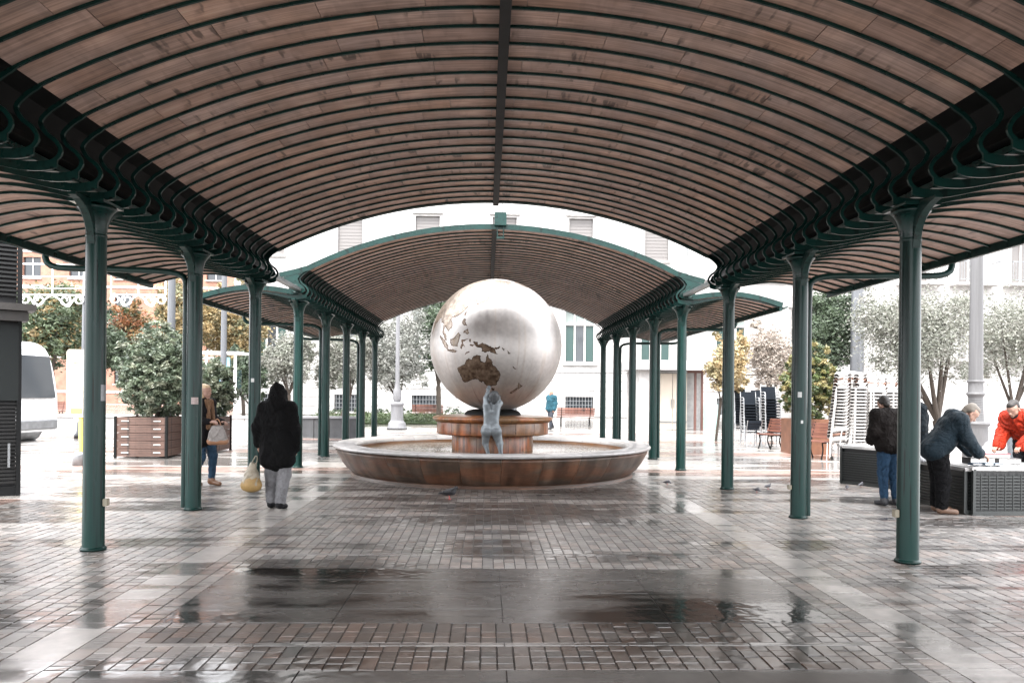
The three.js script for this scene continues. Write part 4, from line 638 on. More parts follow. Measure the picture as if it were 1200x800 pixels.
// clipped shrubs in plank planters
const plankMats = [[0.135, 0.098, 0.086], [0.155, 0.115, 0.10], [0.115, 0.082, 0.072]].map((c) => std(c, 0.55, { map: woodMap, bumpMap: woodBump, bumpScale: 0.003 }));
const soil = std([0.03, 0.022, 0.017], 0.95);
function planter(label, p, w, h, turn) {
  const t = thing('wooden_planter', label, 'planter', [p.x, 0, p.z - w / 2], turn); const n = 5, ph = h / n;
  for (const [a, dx, dz] of [[0, 0, 1], [Math.PI / 2, 1, 0], [Math.PI, 0, -1], [-Math.PI / 2, -1, 0]]) for (let i = 0; i < n; i++) { const m = part('plank', box(w - 0.04, ph - 0.012, 0.035, 0, 0, 0, 0.005), plankMats[(rnd() * 3) | 0], t); m.position.set(dx * (w / 2 - 0.02), 0.04 + ph * (i + 0.5), dz * (w / 2 - 0.02)); m.rotation.y = a; }
  for (const x of [-1, 1]) for (const z of [-1, 1]) { part('corner_post', box(0.05, h + 0.06, 0.05, x * w / 2, h / 2 + 0.03, z * w / 2, 0.005), ironDark, t); }
  for (const x of [-0.29, 0.29]) for (let i = 0; i < n; i++) part('batten', box(0.16, ph * 0.13, 0.010, x * w * 1.08, 0.04 + ph * (i + 0.5), w / 2 + 0.006), offWhite, t);
  part('soil', box(w - 0.08, 0.03, w - 0.08, 0, h - 0.06, 0), soil, t); return t;
}
function shrub(label, x, z, y0, rx, h, tones, n, size, name = 'clipped_shrub') {
  const t = thing(name, label, 'shrub', [x, y0, z]); part('stem', trunkGeo(h * 0.3, 0.05, [[rx * .4, h * .6, 0], [-rx * .4, h * .6, 0.1], [0, h * .75, -0.2]]), barkMat, t);
  const l = [[0, h * 0.42, 0, rx * 0.92, h * 0.40, rx * 0.92], [0, h * 0.62, 0, rx * 0.72, h * 0.36, rx * 0.72]]; for (let i = 0; i < 7; i++) { const a = i * 0.9; l.push([Math.cos(a) * rx * 0.55, h * rr(0.3, 0.62), Math.sin(a) * rx * 0.55, rx * 0.45, h * 0.25, rx * 0.45]); }
  part('leaves', foliage(l, n, size, tones, 0.115, 0, 0.8), leafMat('shrub', 0.45), t);
}
const SH = [[0.11, 0.145, 0.09], [0.14, 0.17, 0.11], [0.075, 0.105, 0.065], [0.18, 0.195, 0.135]];
{ const p = G(164, 537); planter('weathered plank planter under the large round clipped shrub', p, 1.14, 0.90, 0.02); shrub('large dome shaped clipped shrub in the plank planter', p.x + 0.12, p.z - 0.57, 0.80, 0.90, 2.42, SH, 42000, 0.085); }
{ const p = G(226, 531); planter('second plank planter half hidden behind the green column', p, 1.1, 0.86, 0.0); shrub('clipped shrub in the planter half hidden by the green column', p.x + 0.15, p.z - 0.55, 0.76, 0.72, 1.75, SH, 22000, 0.085); }
{ const p = G(958, 534); const t = thing('brown_planter', 'smooth rust brown planter box behind the slatted seats', 'planter', [p.x, 0, p.z - 0.8]); const cm = std([0.22, 0.095, 0.052], 0.5, { map: mottle });
  for (const [w, d, x, z] of [[0.95, 0.05, 0, 0.45], [0.95, 0.05, 0, -0.45], [0.05, 0.85, 0.45, 0], [0.05, 0.85, -0.45, 0]]) part('side_panel', box(w, 0.95, d, x, 0.475, z, 0.006), cm, t); part('soil', box(0.86, 0.03, 0.84, 0, 0.88, 0), soil, t);
  shrub('variegated yellow green bush in the rust brown planter', p.x + 0.1, p.z - 0.8, 0.85, 0.82, 2.35, VAR, 22000, 0.10, 'variegated_bush'); }

// ---------- buildings ----------
const plaster = std([0.55, 0.535, 0.52], 0.75, { map: mottle }), plaster2 = std([0.49, 0.475, 0.46], 0.75, { map: mottle }), shutterMat = std([0.15, 0.14, 0.135], 0.6), frameWhite = std([0.50, 0.485, 0.465], 0.5);
const darkGlass = new THREE.MeshPhysicalMaterial({ color: lin(0.035, 0.04, 0.045), roughness: 0.06, metalness: 0 }), curtain = std([0.20, 0.23, 0.22], 0.9), greenPanel = std([0.02, 0.05, 0.045], 0.4);
function wallWith(x0, x1, h, holes, depth = 0.45) { const s = new THREE.Shape(); s.moveTo(x0, 0); s.lineTo(x1, 0); s.lineTo(x1, h); s.lineTo(x0, h); s.closePath(); for (const [a, b, c, d] of holes) { const p = new THREE.Path(); p.moveTo(a, c); p.lineTo(a, d); p.lineTo(b, d); p.lineTo(b, c); p.closePath(); s.holes.push(p); } const g = new THREE.ExtrudeGeometry(s, { depth, bevelEnabled: false }); g.translate(0, 0, -depth); return wuv(norm(g), 0.4); }
{
  const t = thing('white_building', 'white classical building across the back with shuttered windows and rusticated base', 'building', [0, 0, -50]);
  const X0 = -16, X1 = 34, xs = []; for (let k = -3; k <= 6; k++) xs.push(0.95 + 5 * k); const holes = [];
  for (const x of xs) holes.push([x - 0.92, x + 0.92, 0.22, 1.32], [x - 1.02, x + 1.02, 3.5, 7.3], [x - 0.78, x + 0.78, 10.3, 12.95], [x - 0.78, x + 0.78, 16.2, 18.9]);
  part('wall', wallWith(X0, X1, 24, holes), plaster, t); part('side_wall', box(0.45, 24, 12, X0 - 0.23, 12, -6.1), plaster, t); part('back_wall', box(X1 - X0, 24, 0.3, (X0 + X1) / 2, 12, -6.5), std([0.12, 0.12, 0.12], 0.9), t); part('roof', box(X1 - X0 + 1.2, 0.5, 13.2, (X0 + X1) / 2, 24.26, -6), zinc, t);
  for (const [y, hh, dz] of [[3.02, 0.22, 0.10], [9.2, 0.34, 0.16], [14.6, 0.24, 0.12], [23.6, 0.5, 0.5]]) part('string_course', box(X1 - X0, hh, dz, (X0 + X1) / 2, y, dz / 2 + 0.002, 0.02), plaster2, t);
  for (let r = 0; r < 5; r++) { const y = 0.28 + r * 0.58; if (y < 1.6) { let a = X0; for (const x of [...xs, 99]) { const b = Math.min(X1, x - 0.98); if (b > a) part('stone_course', box(b - a, 0.53, 0.05, (a + b) / 2, y, 0.026, 0.012), plaster2, t); a = x + 0.98; if (x === 99) break; } } else part('stone_course', box(X1 - X0, 0.53, 0.05, (X0 + X1) / 2, y, 0.026, 0.012), plaster2, t); }
  for (const x of xs) {
    const b = part('basement_window', box(1.8, 1.06, 0.03, x, 0.77, -0.28), darkGlass, t); for (let i = 0; i < 9; i++) part('bar', box(0.035, 1.08, 0.035, x - 0.8 + i * 0.2, 0.77, -0.06), steelGrey, b); for (const y of [0.5, 0.77, 1.04]) part('bar', box(1.83, 0.03, 0.025, x, y, -0.03), steelGrey, b);
    const w = part('window', box(2.0, 3.78, 0.02, x, 5.4, -0.30), darkGlass, t); for (const dx of [-1.0, -0.34, 0.34, 1.0]) part('mullion', box(0.11, 3.78, 0.10, x + dx * 0.97, 5.4, -0.22, 0.01), frameWhite, w); for (const y of [3.56, 6.05, 7.24]) part('transom', box(2.02, 0.12, 0.12, x, y, -0.20, 0.01), frameWhite, w);
    for (const dx of [-0.66, 0.66]) part('blind', box(0.52, 2.3, 0.02, x + dx, 4.83, -0.27), greenPanel, w); part('upper_curtain', box(1.85, 1.02, 0.015, x, 6.63, -0.275), curtain, w); part('sill', box(2.3, 0.14, 0.22, x, 3.44, 0.08, 0.02), plaster2, w); part('surround', [box(0.2, 3.9, 0.08, x - 1.13, 5.4, 0.042, 0.01), box(0.2, 3.9, 0.08, x + 1.13, 5.4, 0.042, 0.01), box(2.5, 0.26, 0.14, x, 7.45, 0.072, 0.02)], plaster2, w);
    for (const y of [11.62, 17.55]) { const s = part('shuttered_window', box(1.52, 2.62, 0.05, x, y, -0.20), shutterMat, t); for (let i = 0; i < 12; i++) part('shutter_slat', box(1.48, 0.17, 0.018, x, y - 1.2 + i * 0.215, -0.166, 0.004), shutterMat, s); part('sill', box(1.9, 0.12, 0.2, x, y - 1.42, 0.07, 0.02), plaster2, s); part('hood', box(2.0, 0.14, 0.2, x, y + 1.55, 0.10, 0.02), plaster2, s); }
  }
  part('downpipe', bar([12.9, 0, 0.14], [12.9, 23, 0.14], 0.06, 0.06, 8), zinc, t);
}
const brickBuild = std([0.36, 0.185, 0.13], 0.8, { map: mottle, bumpMap: fineBump, bumpScale: 0.01 });
{ const t = thing('brick_building', 'orange brick apartment building beyond the trees and the light garland', 'building', [-39, 0, -76]); const holes = []; for (let i = 0; i < 7; i++) for (let j = 0; j < 6; j++) holes.push([-15 + i * 4.4, -13.3 + i * 4.4, 2 + j * 3.4, 4 + j * 3.4]);
  part('wall', wallWith(-17, 16, 24, holes), brickBuild, t); part('side_wall', box(0.4, 24, 10, 16.2, 12, -5), brickBuild, t); part('roof', box(33.5, 0.4, 11, -0.4, 24.2, -5), zinc, t); for (const [a, b, c, d] of holes) { const w = part('window', box(b - a, d - c, 0.03, (a + b) / 2, (c + d) / 2, -0.25), darkGlass, t); part('window_frame', box(0.08, d - c, 0.06, (a + b) / 2, (c + d) / 2, -0.2), frameWhite, w); part('sill', box(b - a + 0.2, 0.1, 0.15, (a + b) / 2, c - 0.06, 0.05), frameWhite, w); }
  for (let j = 0; j < 6; j++) part('floor_band', box(33, 0.22, 0.06, -0.5, 1.2 + j * 3.4, 0.032), offWhite, t); }
{ const t = thing('balcony_building', 'pale house with iron balconies behind the tall lamp post', 'building', [18.8, 0, -36]); const holes = []; for (let i = 0; i < 3; i++) for (const y of [3.4, 7.0, 10.6]) holes.push([1.0 + i * 2.6, 2.2 + i * 2.6, y, y + 2.5]);
  part('wall', wallWith(0, 8.2, 15, holes), plaster, t); part('side_wall', box(0.4, 15, 8, -0.2, 7.5, -4.2), plaster, t); part('roof', box(9, 0.4, 9, 4.1, 15.2, -4), zinc, t);
  for (const [a, b, c, d] of holes) { const w = part('balcony_door', box(b - a, d - c, 0.04, (a + b) / 2, (c + d) / 2, -0.3), shutterMat, t); part('door_frame', box(0.08, d - c, 0.06, (a + b) / 2, (c + d) / 2, -0.25), frameWhite, w);
    const bl = part('balcony', box(b - a + 0.9, 0.12, 0.75, (a + b) / 2, c - 0.1, 0.38, 0.01), plaster2, t); const r = [box(b - a + 0.9, 0.04, 0.04, (a + b) / 2, c + 0.95, 0.74), box(b - a + 0.9, 0.03, 0.03, (a + b) / 2, c + 0.1, 0.74)]; for (let i = 0; i <= 16; i++) r.push(box(0.02, 0.9, 0.02, a - 0.44 + i * (b - a + 0.88) / 16, c + 0.5, 0.74)); for (const x of [a - 0.44, b + 0.44]) r.push(box(0.03, 0.04, 0.74, x, c + 0.95, 0.37)); part('railing', r, steelGrey, bl); }
  const q = thing('pink_building', 'pinkish plastered building beyond the second olive tree', 'building', [27.2, 0, -36.3]); const pk = std([0.62, 0.40, 0.35], 0.8, { map: mottle }); const hs = []; for (let i = 0; i < 4; i++) for (const y of [3.4, 7.0, 10.6]) hs.push([1 + i * 3, 2.3 + i * 3, y, y + 2.2]); part('wall', wallWith(0, 13, 16, hs), pk, q); part('roof', box(13.6, 0.4, 9, 6.5, 16.2, -4), zinc, q); for (const [a, b, c, d] of hs) part('window', box(b - a, d - c, 0.04, (a + b) / 2, (c + d) / 2, -0.3), shutterMat, q); }
{ // entrance pavilion with flat roof
  const a = at(748, 505, 33), b = at(842, 505, 33), w = b.x - a.x, t = thing('entrance_pavilion', 'low flat roofed pavilion with beige doors and brown posts', 'pavilion', [(a.x + b.x) / 2, 0, -33.2]); const gm = std([0.42, 0.41, 0.41], 0.6, { map: mottle });
  part('roof_slab', box(w + 0.8, 0.42, 3.0, 0.1, 2.82, -1.0, 0.02), gm, t); part('side_wall', box(0.5, 2.6, 2.4, -w / 2 + 0.35, 1.3, -1.1), plaster, t); part('back_wall', box(w, 2.6, 0.1, 0, 1.3, -2.3), plaster2, t);
  for (let i = 0; i < 2; i++) { const d = part('door', box(0.62, 2.45, 0.06, -0.40 + i * 0.65, 1.24, -0.35, 0.01), std([0.46, 0.40, 0.33], 0.4), t); part('handle', box(0.03, 0.4, 0.05, -0.13 + i * 0.12, 1.15, -0.30), steelGrey, d); part('rail', box(0.6, 0.08, 0.02, -0.40 + i * 0.65, 0.35, -0.312), steelGrey, d); }
  const br = std([0.10, 0.045, 0.035], 0.5); for (const x of [w / 2 - 0.85, w / 2 - 0.55]) part('post', box(0.09, 2.6, 0.09, x, 1.3, -0.1, 0.008), br, t); part('lintel', box(1.2, 0.1, 0.1, w / 2 - 0.6, 2.55, -0.1), br, t); part('glass_screen', box(0.62, 1.1, 0.03, w / 2 - 0.2, 0.6, 0.05), std([0.20, 0.30, 0.28], 0.15), t); part('post', box(0.06, 2.6, 0.06, -w / 2 + 0.75, 1.3, 0.2), frameWhite, t);
}
// ---------- street furniture at the back ----------
{ const p = at(465, 503, 31.6), t = thing('lamp_post', 'ornate grey lamp post on a moulded pedestal beyond the fountain', 'lamp post', [p.x, 0, p.z]); const st = std([0.19, 0.19, 0.20], 0.6, { map: mottle });
  part('pedestal', lathe([[0.001, 0], [0.42, 0], [0.42, 0.10], [0.36, 0.14], [0.36, 0.26], [0.29, 0.34], [0.26, 0.40], [0.25, 0.98], [0.29, 1.02], [0.29, 1.10], [0.20, 1.14], [0.001, 1.15]], 12), st, t); part('shaft', lathe([[0.13, 1.14], [0.17, 1.25], [0.17, 1.6], [0.11, 1.7], [0.09, 2.0], [0.07, 6.2], [0.001, 6.25]], 16), st, t); part('lantern', [lathe([[0.001, 6.2], [0.14, 6.3], [0.22, 6.8], [0.25, 6.85], [0.05, 7.1], [0.001, 7.15]], 8)], offWhite, t); }
{ const a = G(357, 512), b = G(432, 512), w = b.x - a.x, t = thing('planter_wall', 'long low dark grey planter wall between the far columns', 'wall', [(a.x + b.x) / 2 - 0.2, 0, a.z]); const gm = std([0.075, 0.077, 0.082], 0.6, { map: mottle });
  const n = 4; for (let i = 0; i < n; i++) part('panel', box(w / n - 0.02, 0.64, 0.25, -w / 2 + (i + 0.5) * w / n, 0.32, 0, 0.01), gm, t); part('coping', box(w + 0.1, 0.07, 0.34, 0, 0.677, 0, 0.015), std([0.20, 0.20, 0.21], 0.5), t); }
{ const a = G(228, 505), b = G(352, 503), w = b.x - a.x, t = thing('low_wall', 'low pale stone wall beyond the planters and bus shelter', 'wall', [(a.x + b.x) / 2 - 3, 0, a.z]); const n = 12, W = w + 6; for (let i = 0; i < n; i++) part('stone_block', box(W / n - 0.015, 0.50, 0.4, -W / 2 + (i + 0.5) * W / n, 0.25, 0, 0.015), [plaster2, rimStone[0], offWhite][i % 3], t); part('coping', box(W + 0.1, 0.09, 0.5, 0, 0.546, 0, 0.02), rimStone[2], t); }
{ const l = solo('lawn', box(9.6, 0.06, 5.6, -4.6, 0.026, -40.4), std([0.055, 0.085, 0.03], 0.95, { map: mottle, bumpMap: fineBump, bumpScale: 0.05 }), 'strip of lawn in front of the white building', 'lawn', null, 'structure');
  const g = foliage([[-4.6, 0.08, -40.4, 4.7, 0.04, 2.7]], 28350, 0.106, [[0.05, 0.085, 0.028], [0.075, 0.10, 0.04]], 0.4); const s = solo('grass', g, leafMat('grass'), 'short green grass blades on the lawn strip', 'grass', null, 'stuff');
  const h = thing('hedge', 'low dark clipped hedge along the back of the lawn', 'hedge', [-4.6, 0, -43.3]); part('leaves', foliage(Array.from({ length: 12 }, (_, i) => [-4.6 + i * 0.84, 0.32, 0, 0.55, 0.30, 0.4]), 5000, 0.11, DARKG, 0.3), leafMat('hedge'), h); part('stem', box(9, 0.3, 0.25, 0, 0.15, 0), barkMat, h); }
const benchWood = [[0.24, 0.125, 0.10], [0.28, 0.15, 0.12]].map((c) => std(c, 0.5, { map: woodMap }));
function bench(label, pos, turn, len, n = 5) {
  const t = thing('slatted_bench', label, 'bench', pos, turn);
  for (let i = 0; i < n; i++) { part('seat_slat', box(len, 0.03, 0.40 / n - 0.012, 0, 0.43 + 0.004 * Math.abs(i - 2), -0.18 + (i + 0.5) * 0.40 / n, 0.006), benchWood[i % 2], t); const y = 0.50 + i * 0.40 / n; part('back_slat', box(len, 0.40 / n - 0.012, 0.028, 0, y + 0.03, -0.22 - 0.028 * i, 0.006), benchWood[(i + 1) % 2], t); }
  for (const s of [-1, 1]) part('leg', [tube([[s * len * 0.38, 0.0, 0.20], [s * len * 0.38, 0.22, 0.14], [s * len * 0.38, 0.41, 0.17]], 0.02, 6, 10), tube([[s * len * 0.38, 0, -0.26], [s * len * 0.38, 0.22, -0.16], [s * len * 0.38, 0.45, -0.20], [s * len * 0.38, 0.90, -0.36]], 0.02, 6, 14), bar([s * len * 0.38, 0.405, 0.18], [s * len * 0.38, 0.405, -0.19], 0.016)], ironDark, t);
  return t;
}
{ const p = G(674, 500); bench('long reddish slatted bench below the tall white windows', [p.x, 0, p.z], Math.PI, 1.75); const q = G(508, 494); bench('reddish slatted bench beside the evergreen trunk', [q.x - 0.3, 0, q.z], Math.PI, 1.6); }
{ const p = G(902, 526); bench('single slatted wooden seat in front of the dark chair stacks', [p.x, 0, p.z], -1.15, 0.62); const q = G(957, 537); bench('single slatted wooden seat in front of the brown planter', [q.x, 0, q.z], -1.0, 0.72); }
// distant street: bus, totem, posts, garland, shelter
{ const t = thing('bus', 'white bus parked at the left beyond the louvred kiosk', 'bus', [at(9, 500, 21.5).x, 0, -21.3], -0.16); const wh = std([0.72, 0.73, 0.74], 0.25, { map: mottle }), bl = std([0.10, 0.17, 0.22], 0.4);
  const s = new THREE.Shape(); s.moveTo(-9.5, 0.35); s.lineTo(-0.05, 0.35); s.quadraticCurveTo(0.02, 0.9, -0.02, 1.3); s.quadraticCurveTo(-0.15, 2.4, -0.42, 2.72); s.quadraticCurveTo(-0.6, 2.9, -1.0, 2.92); s.lineTo(-9.5, 2.92); s.closePath();
  for (const x of [-0.95, -7.2]) { const h = new THREE.Path(); h.absarc(x, 0.46, 0.52, 0, Math.PI * 2); s.holes.push(h); }
  part('body', new THREE.ExtrudeGeometry(s, { depth: 2.3, bevelEnabled: true, bevelSize: 0.05, bevelThickness: 0.06, bevelSegments: 3 }).translate(0, 0, -2.36), wh, t);
  for (let i = 0; i < 6; i++) part('side_window', box(1.38, 0.85, 0.03, -1.9 - i * 1.45, 1.95, 0.01, 0.01), darkGlass, t); part('door', box(0.62, 1.95, 0.03, -0.62, 1.5, 0.012, 0.01), std([0.09, 0.12, 0.14], 0.1), t);
  { const g = new THREE.BoxGeometry(0.03, 1.25, 2.1); g.rotateZ(0.17); part('windscreen', g.translate(-0.03, 1.9, -1.2), darkGlass, t); } part('stripe', box(9.2, 0.18, 0.02, -4.9, 1.05, 0.012), bl, t); part('bumper', box(0.12, 0.28, 2.35, 0.0, 0.5, -1.2, 0.03), steelGrey, t);
  for (const z of [-0.35, -2.0]) part('headlight', box(0.06, 0.2, 0.35, 0.03, 0.85, z, 0.02), offWhite, t); part('mirror', [tube([[-0.4, 2.6, 0], [-0.1, 2.62, 0.25], [0.1, 2.4, 0.3]], 0.025, 6, 16), box(0.12, 0.4, 0.2, 0.12, 2.2, 0.3, 0.02)], ironDark, t);
  for (const x of [-0.95, -7.2]) { const w = part('wheel', new THREE.TorusGeometry(0.34, 0.13, 10, 24).translate(x, 0.47, -0.10), std([0.015, 0.015, 0.016], 0.8), t); part('rim', new THREE.CylinderGeometry(0.24, 0.24, 0.12, 20).rotateX(Math.PI / 2).translate(x, 0.47, -0.08), steelGrey, w); } }
{ const p = G(92, 545), t = thing('bus_stop_totem', 'cream bus stop totem on a yellow post with steel foot', 'sign', [p.x, 0, p.z], 0.1); const yel = std([0.62, 0.46, 0.12], 0.45), cr = std([0.72, 0.69, 0.58], 0.4, { map: mottle });
  part('panel', [box(0.40, 1.38, 0.14, -0.03, 1.68, 0, 0.035), cyl(0.20, 0.20, 0.02, -0.03, 2.36, 0, 20).scale(1, 1, 0.35)], cr, t); part('face', box(0.32, 0.26, 0.01, -0.03, 2.12, 0.075), offWhite, t); part('face_line', box(0.10, 0.02, 0.008, -0.03, 2.10, 0.084), yel, t); part('yellow_band', box(0.22, 0.10, 0.008, -0.03, 1.12, 0.075), yel, t); part('post', cyl(0.06, 0.06, 1.0, 0.05, 0, 0), yel, t); part('foot', lathe([[0.001, 0], [0.17, 0], [0.17, 0.22], [0.12, 0.28], [0.06, 0.28]], 20).translate(0.05, 0, 0), steelGrey, t); }
const postMat = std([0.13, 0.135, 0.145], 0.45, { map: mottle, metalness: 0.3 });
function lampPost(label, x, z, h, r, o = {}) { const t = thing('lamp_post', label, 'lamp post', [x, 0, z]); const m = o.mat ?? postMat; part('base', lathe([[0.001, 0], [r * 2.6, 0], [r * 2.6, 0.12], [r * 2.1, 0.18], [r * 1.9, 0.5], [r * 1.5, 0.56], [r * 1.05, 0.6], [0.001, 0.61]], 20), m, t); part('shaft', lathe([[r * 1.05, 0.58], [r, 1.2], [r * 0.75, h], [0.001, h + 0.02]], 20), m, t); part('lantern', [bar([0, h, 0], [0.9, h + 0.35, 0.1], 0.04, 0.03), box(0.7, 0.12, 0.26, 1.1, h + 0.36, 0.1, 0.03)], m, t); return t; }
{ const p = G(199, 530); lampPost('grey lamp post rising behind the clipped shrub', p.x, p.z, 7.2, 0.10); const q = at(99, 500, 24.5); lampPost('grey lamp post behind the bus stop totem', q.x, q.z, 8, 0.12); const s = at(261, 500, 29); lampPost('slim grey lamp post beside the bus shelter poster', s.x, s.z, 7, 0.12);
  const u = at(1004, 500, 24); lampPost('pale lamp post behind the white wicker chair stacks', u.x, u.z, 7, 0.22); }
{ // big fluted lamp post at the stall
  const p = G(1143, 548), t = thing('lamp_post', 'thick banded grey lamp post on a square pedestal behind the market stall', 'lamp post', [p.x, 0, p.z]); const gm = std([0.115, 0.113, 0.115], 0.55, { map: mottle });
  part('pedestal', [lathe([[0.001, 0], [0.30, 0], [0.30, 0.1], [0.26, 0.16], [0.255, 0.92], [0.30, 0.97], [0.30, 1.03], [0.19, 1.06], [0.001, 1.06]], 8)], gm, t); part('shaft', lathe([[0.17, 1.05], [0.17, 1.12], [0.145, 1.55], [0.165, 1.62], [0.19, 1.64], [0.19, 1.67], [0.16, 1.70], [0.15, 1.9], [0.175, 1.92], [0.175, 1.95], [0.145, 1.98], [0.13, 4.6], [0.11, 7.5], [0.001, 7.5]], 24), gm, t); for (let i = 0; i < 8; i++) part('band', new THREE.TorusGeometry(0.166 - i * 0.0028, 0.008, 6, 24).rotateX(Math.PI / 2).translate(0, 1.15 + i * 0.055, 0), gm, t); part('lantern', [bar([-0.8, 7.3, 0], [0.8, 7.3, 0], 0.04, 0.04), lathe([[0.001, 7.0], [0.14, 7.05], [0.2, 7.5], [0.001, 7.7]], 8).translate(0.8, 0, 0), lathe([[0.001, 7.0], [0.14, 7.05], [0.2, 7.5], [0.001, 7.7]], 8).translate(-0.8, 0, 0)], offWhite, t); }
function garland(label, x0, x1, d) { // white frame of festive lights with scrolls below
  const a = at(x0, 309, d), b = at(x1, 309, d), w = b.x - a.x, sc = d / 900, t = thing('light_garland', label, 'garland', [(a.x + b.x) / 2, a.y, a.z], 0, 'festive light garlands over the street'); const m = std([0.80, 0.80, 0.80], 0.5); const H = 36 * sc, r = 0.022;
  part('frame', [bar([-w / 2, 0, 0], [w / 2, 0, 0], r), bar([-w / 2, -H, 0], [w / 2, -H, 0], r), bar([-w / 2, 0, 0], [-w / 2, -H, 0], r), bar([w / 2, 0, 0], [w / 2, -H, 0], r), bar([0, 0, 0], [0, -H, 0], r), bar([-w / 2, -H * 0.4, 0], [w / 2, -H * 0.4, 0], r * 0.6), bar([-w / 2, -H * 0.78, 0], [w / 2, -H * 0.78, 0], r * 0.6)], m, t);
  for (const s of [-1, 1]) for (const [f, rad] of [[0.20, 0.19], [0.42, 0.16]]) { const pts = []; for (let i = 0; i <= 26; i++) { const an = Math.PI * 0.5 - i / 26 * 8.2, q = rad * (1 - i / 40); pts.push([s * (w * f + Math.cos(an) * q), -H - rad * 0.9 + Math.sin(an) * q, 0]); } part('scroll', tube(pts, r * 1.1, 6, 60), m, t); }
  for (const s of [-1, 1]) part('swag', tube([[0, -H, 0], [s * w * 0.1, -H - 0.12, 0], [s * w * 0.25, -H - 0.36, 0], [s * w * 0.36, -H - 0.10, 0], [s * w * 0.5, -H, 0]], r * 1.1, 6, 30), m, t); part('hanging_wire', bar([-w / 2 - 1.5, 0.02, 0], [w / 2 + 1.5, 0.02, 0], 0.01), ironDark, t);
}
garland('white scroll light garland strung across the street before the brick building', 24, 97, 24.3); garland('white scroll light garland strung across the street before the brick building', 130, 193, 24.3);
{ const p = at(275, 470, 31), t = thing('bus_shelter', 'glass bus shelter with white frame and blue poster', 'bus shelter', [p.x, 0, p.z]); const m = std([0.74, 0.74, 0.74], 0.4);
  for (const x of [0, -1.15]) part('post', box(0.09, 3.0, 0.09, x, 1.5, 0, 0.01), m, t); part('roof', box(1.6, 0.1, 1.3, -0.58, 3.05, -0.4, 0.02), m, t); part('poster', box(0.42, 1.25, 0.05, -0.42, 2.25, 0.02, 0.01), std([0.25, 0.55, 0.66], 0.3), t); part('notice', box(0.36, 0.26, 0.05, -0.42, 1.42, 0.02, 0.01), std([0.03, 0.03, 0.035], 0.4), t); part('notice_white', box(0.36, 0.5, 0.05, -0.42, 1.0, 0.02, 0.01), m, t); part('back_glass', box(1.1, 2.2, 0.02, -0.58, 1.3, -0.9), new THREE.MeshPhysicalMaterial({ color: 0xffffff, transmission: 1, roughness: 0.05, thickness: 0 }), t); }
{ const p = G(62, 490), t = bench('dark street bench under the green trees beyond the bus', [p.x, 0, p.z + 2], 0.1, 1.6); const q = G(78, 490); bench('dark street bench standing behind the bus stop totem', [q.x + 0.3, 0, q.z + 2], 0.1, 1.2); }
// ---------- louvred kiosk ----------
{ const c = G(22, 580), t = thing('louvred_kiosk', 'black louvred newsstand kiosk with a projecting ledge at the left', 'kiosk', [c.x - 1.1 * Math.cos(0.64), 0, c.z + 1.1 * Math.sin(0.64)], 0.64); const bk = soft([0.005, 0.0055, 0.006], 0.5, 0.4, { map: mottle }), mid_ = soft([0.014, 0.014, 0.014], 0.45, 0.4);
  part('core', box(2.1, 3.8, 1.7, 0, 1.95, -0.9), std([0.008, 0.008, 0.009], 0.7), t); part('plinth', box(2.2, 0.14, 1.84, 0, 0.07, -0.9, 0.01), bk, t);
  for (const x of [-1.08, 0.55, 1.08]) part('corner_post', box(0.06, 3.9, 0.06, x, 1.95, 0.02, 0.006), bk, t);
  for (let i = 0; i < 46; i++) { const y = 0.2 + i * 0.055; if (y < 2.55) part('louvre', box(2.1, 0.034, 0.03, 0, y, 0.005, 0.004), mid_, t); }
  for (let i = 0; i < 15; i++) part('upper_louvre', box(2.1, 0.03, 0.05, 0, 2.95 + i * 0.065, 0.0, 0.004), mid_, t);
  for (let i = 0; i < 40; i++) part('side_louvre', box(0.03, 0.034, 1.6, 1.075, 0.2 + i * 0.062, -0.9, 0.004), mid_, t);
  part('ledge', [box(2.42, 0.10, 0.5, 0.06, 2.76, 0.0, 0.015), box(2.32, 0.14, 0.36, 0.02, 2.63, 0.0, 0.015), box(0.25, 0.1, 1.9, 1.12, 2.765, -0.95, 0.015)], std([0.03, 0.026, 0.023], 0.5, { map: mottle }), t); part('door_panel', box(0.5, 1.1, 0.012, 0.82, 1.95, 0.045), soft([0.008, 0.010, 0.010], 0.4, 0.4), t); part('handle', box(0.03, 0.35, 0.03, 0.96, 0.6, 0.06, 0.005), steelGrey, t); }
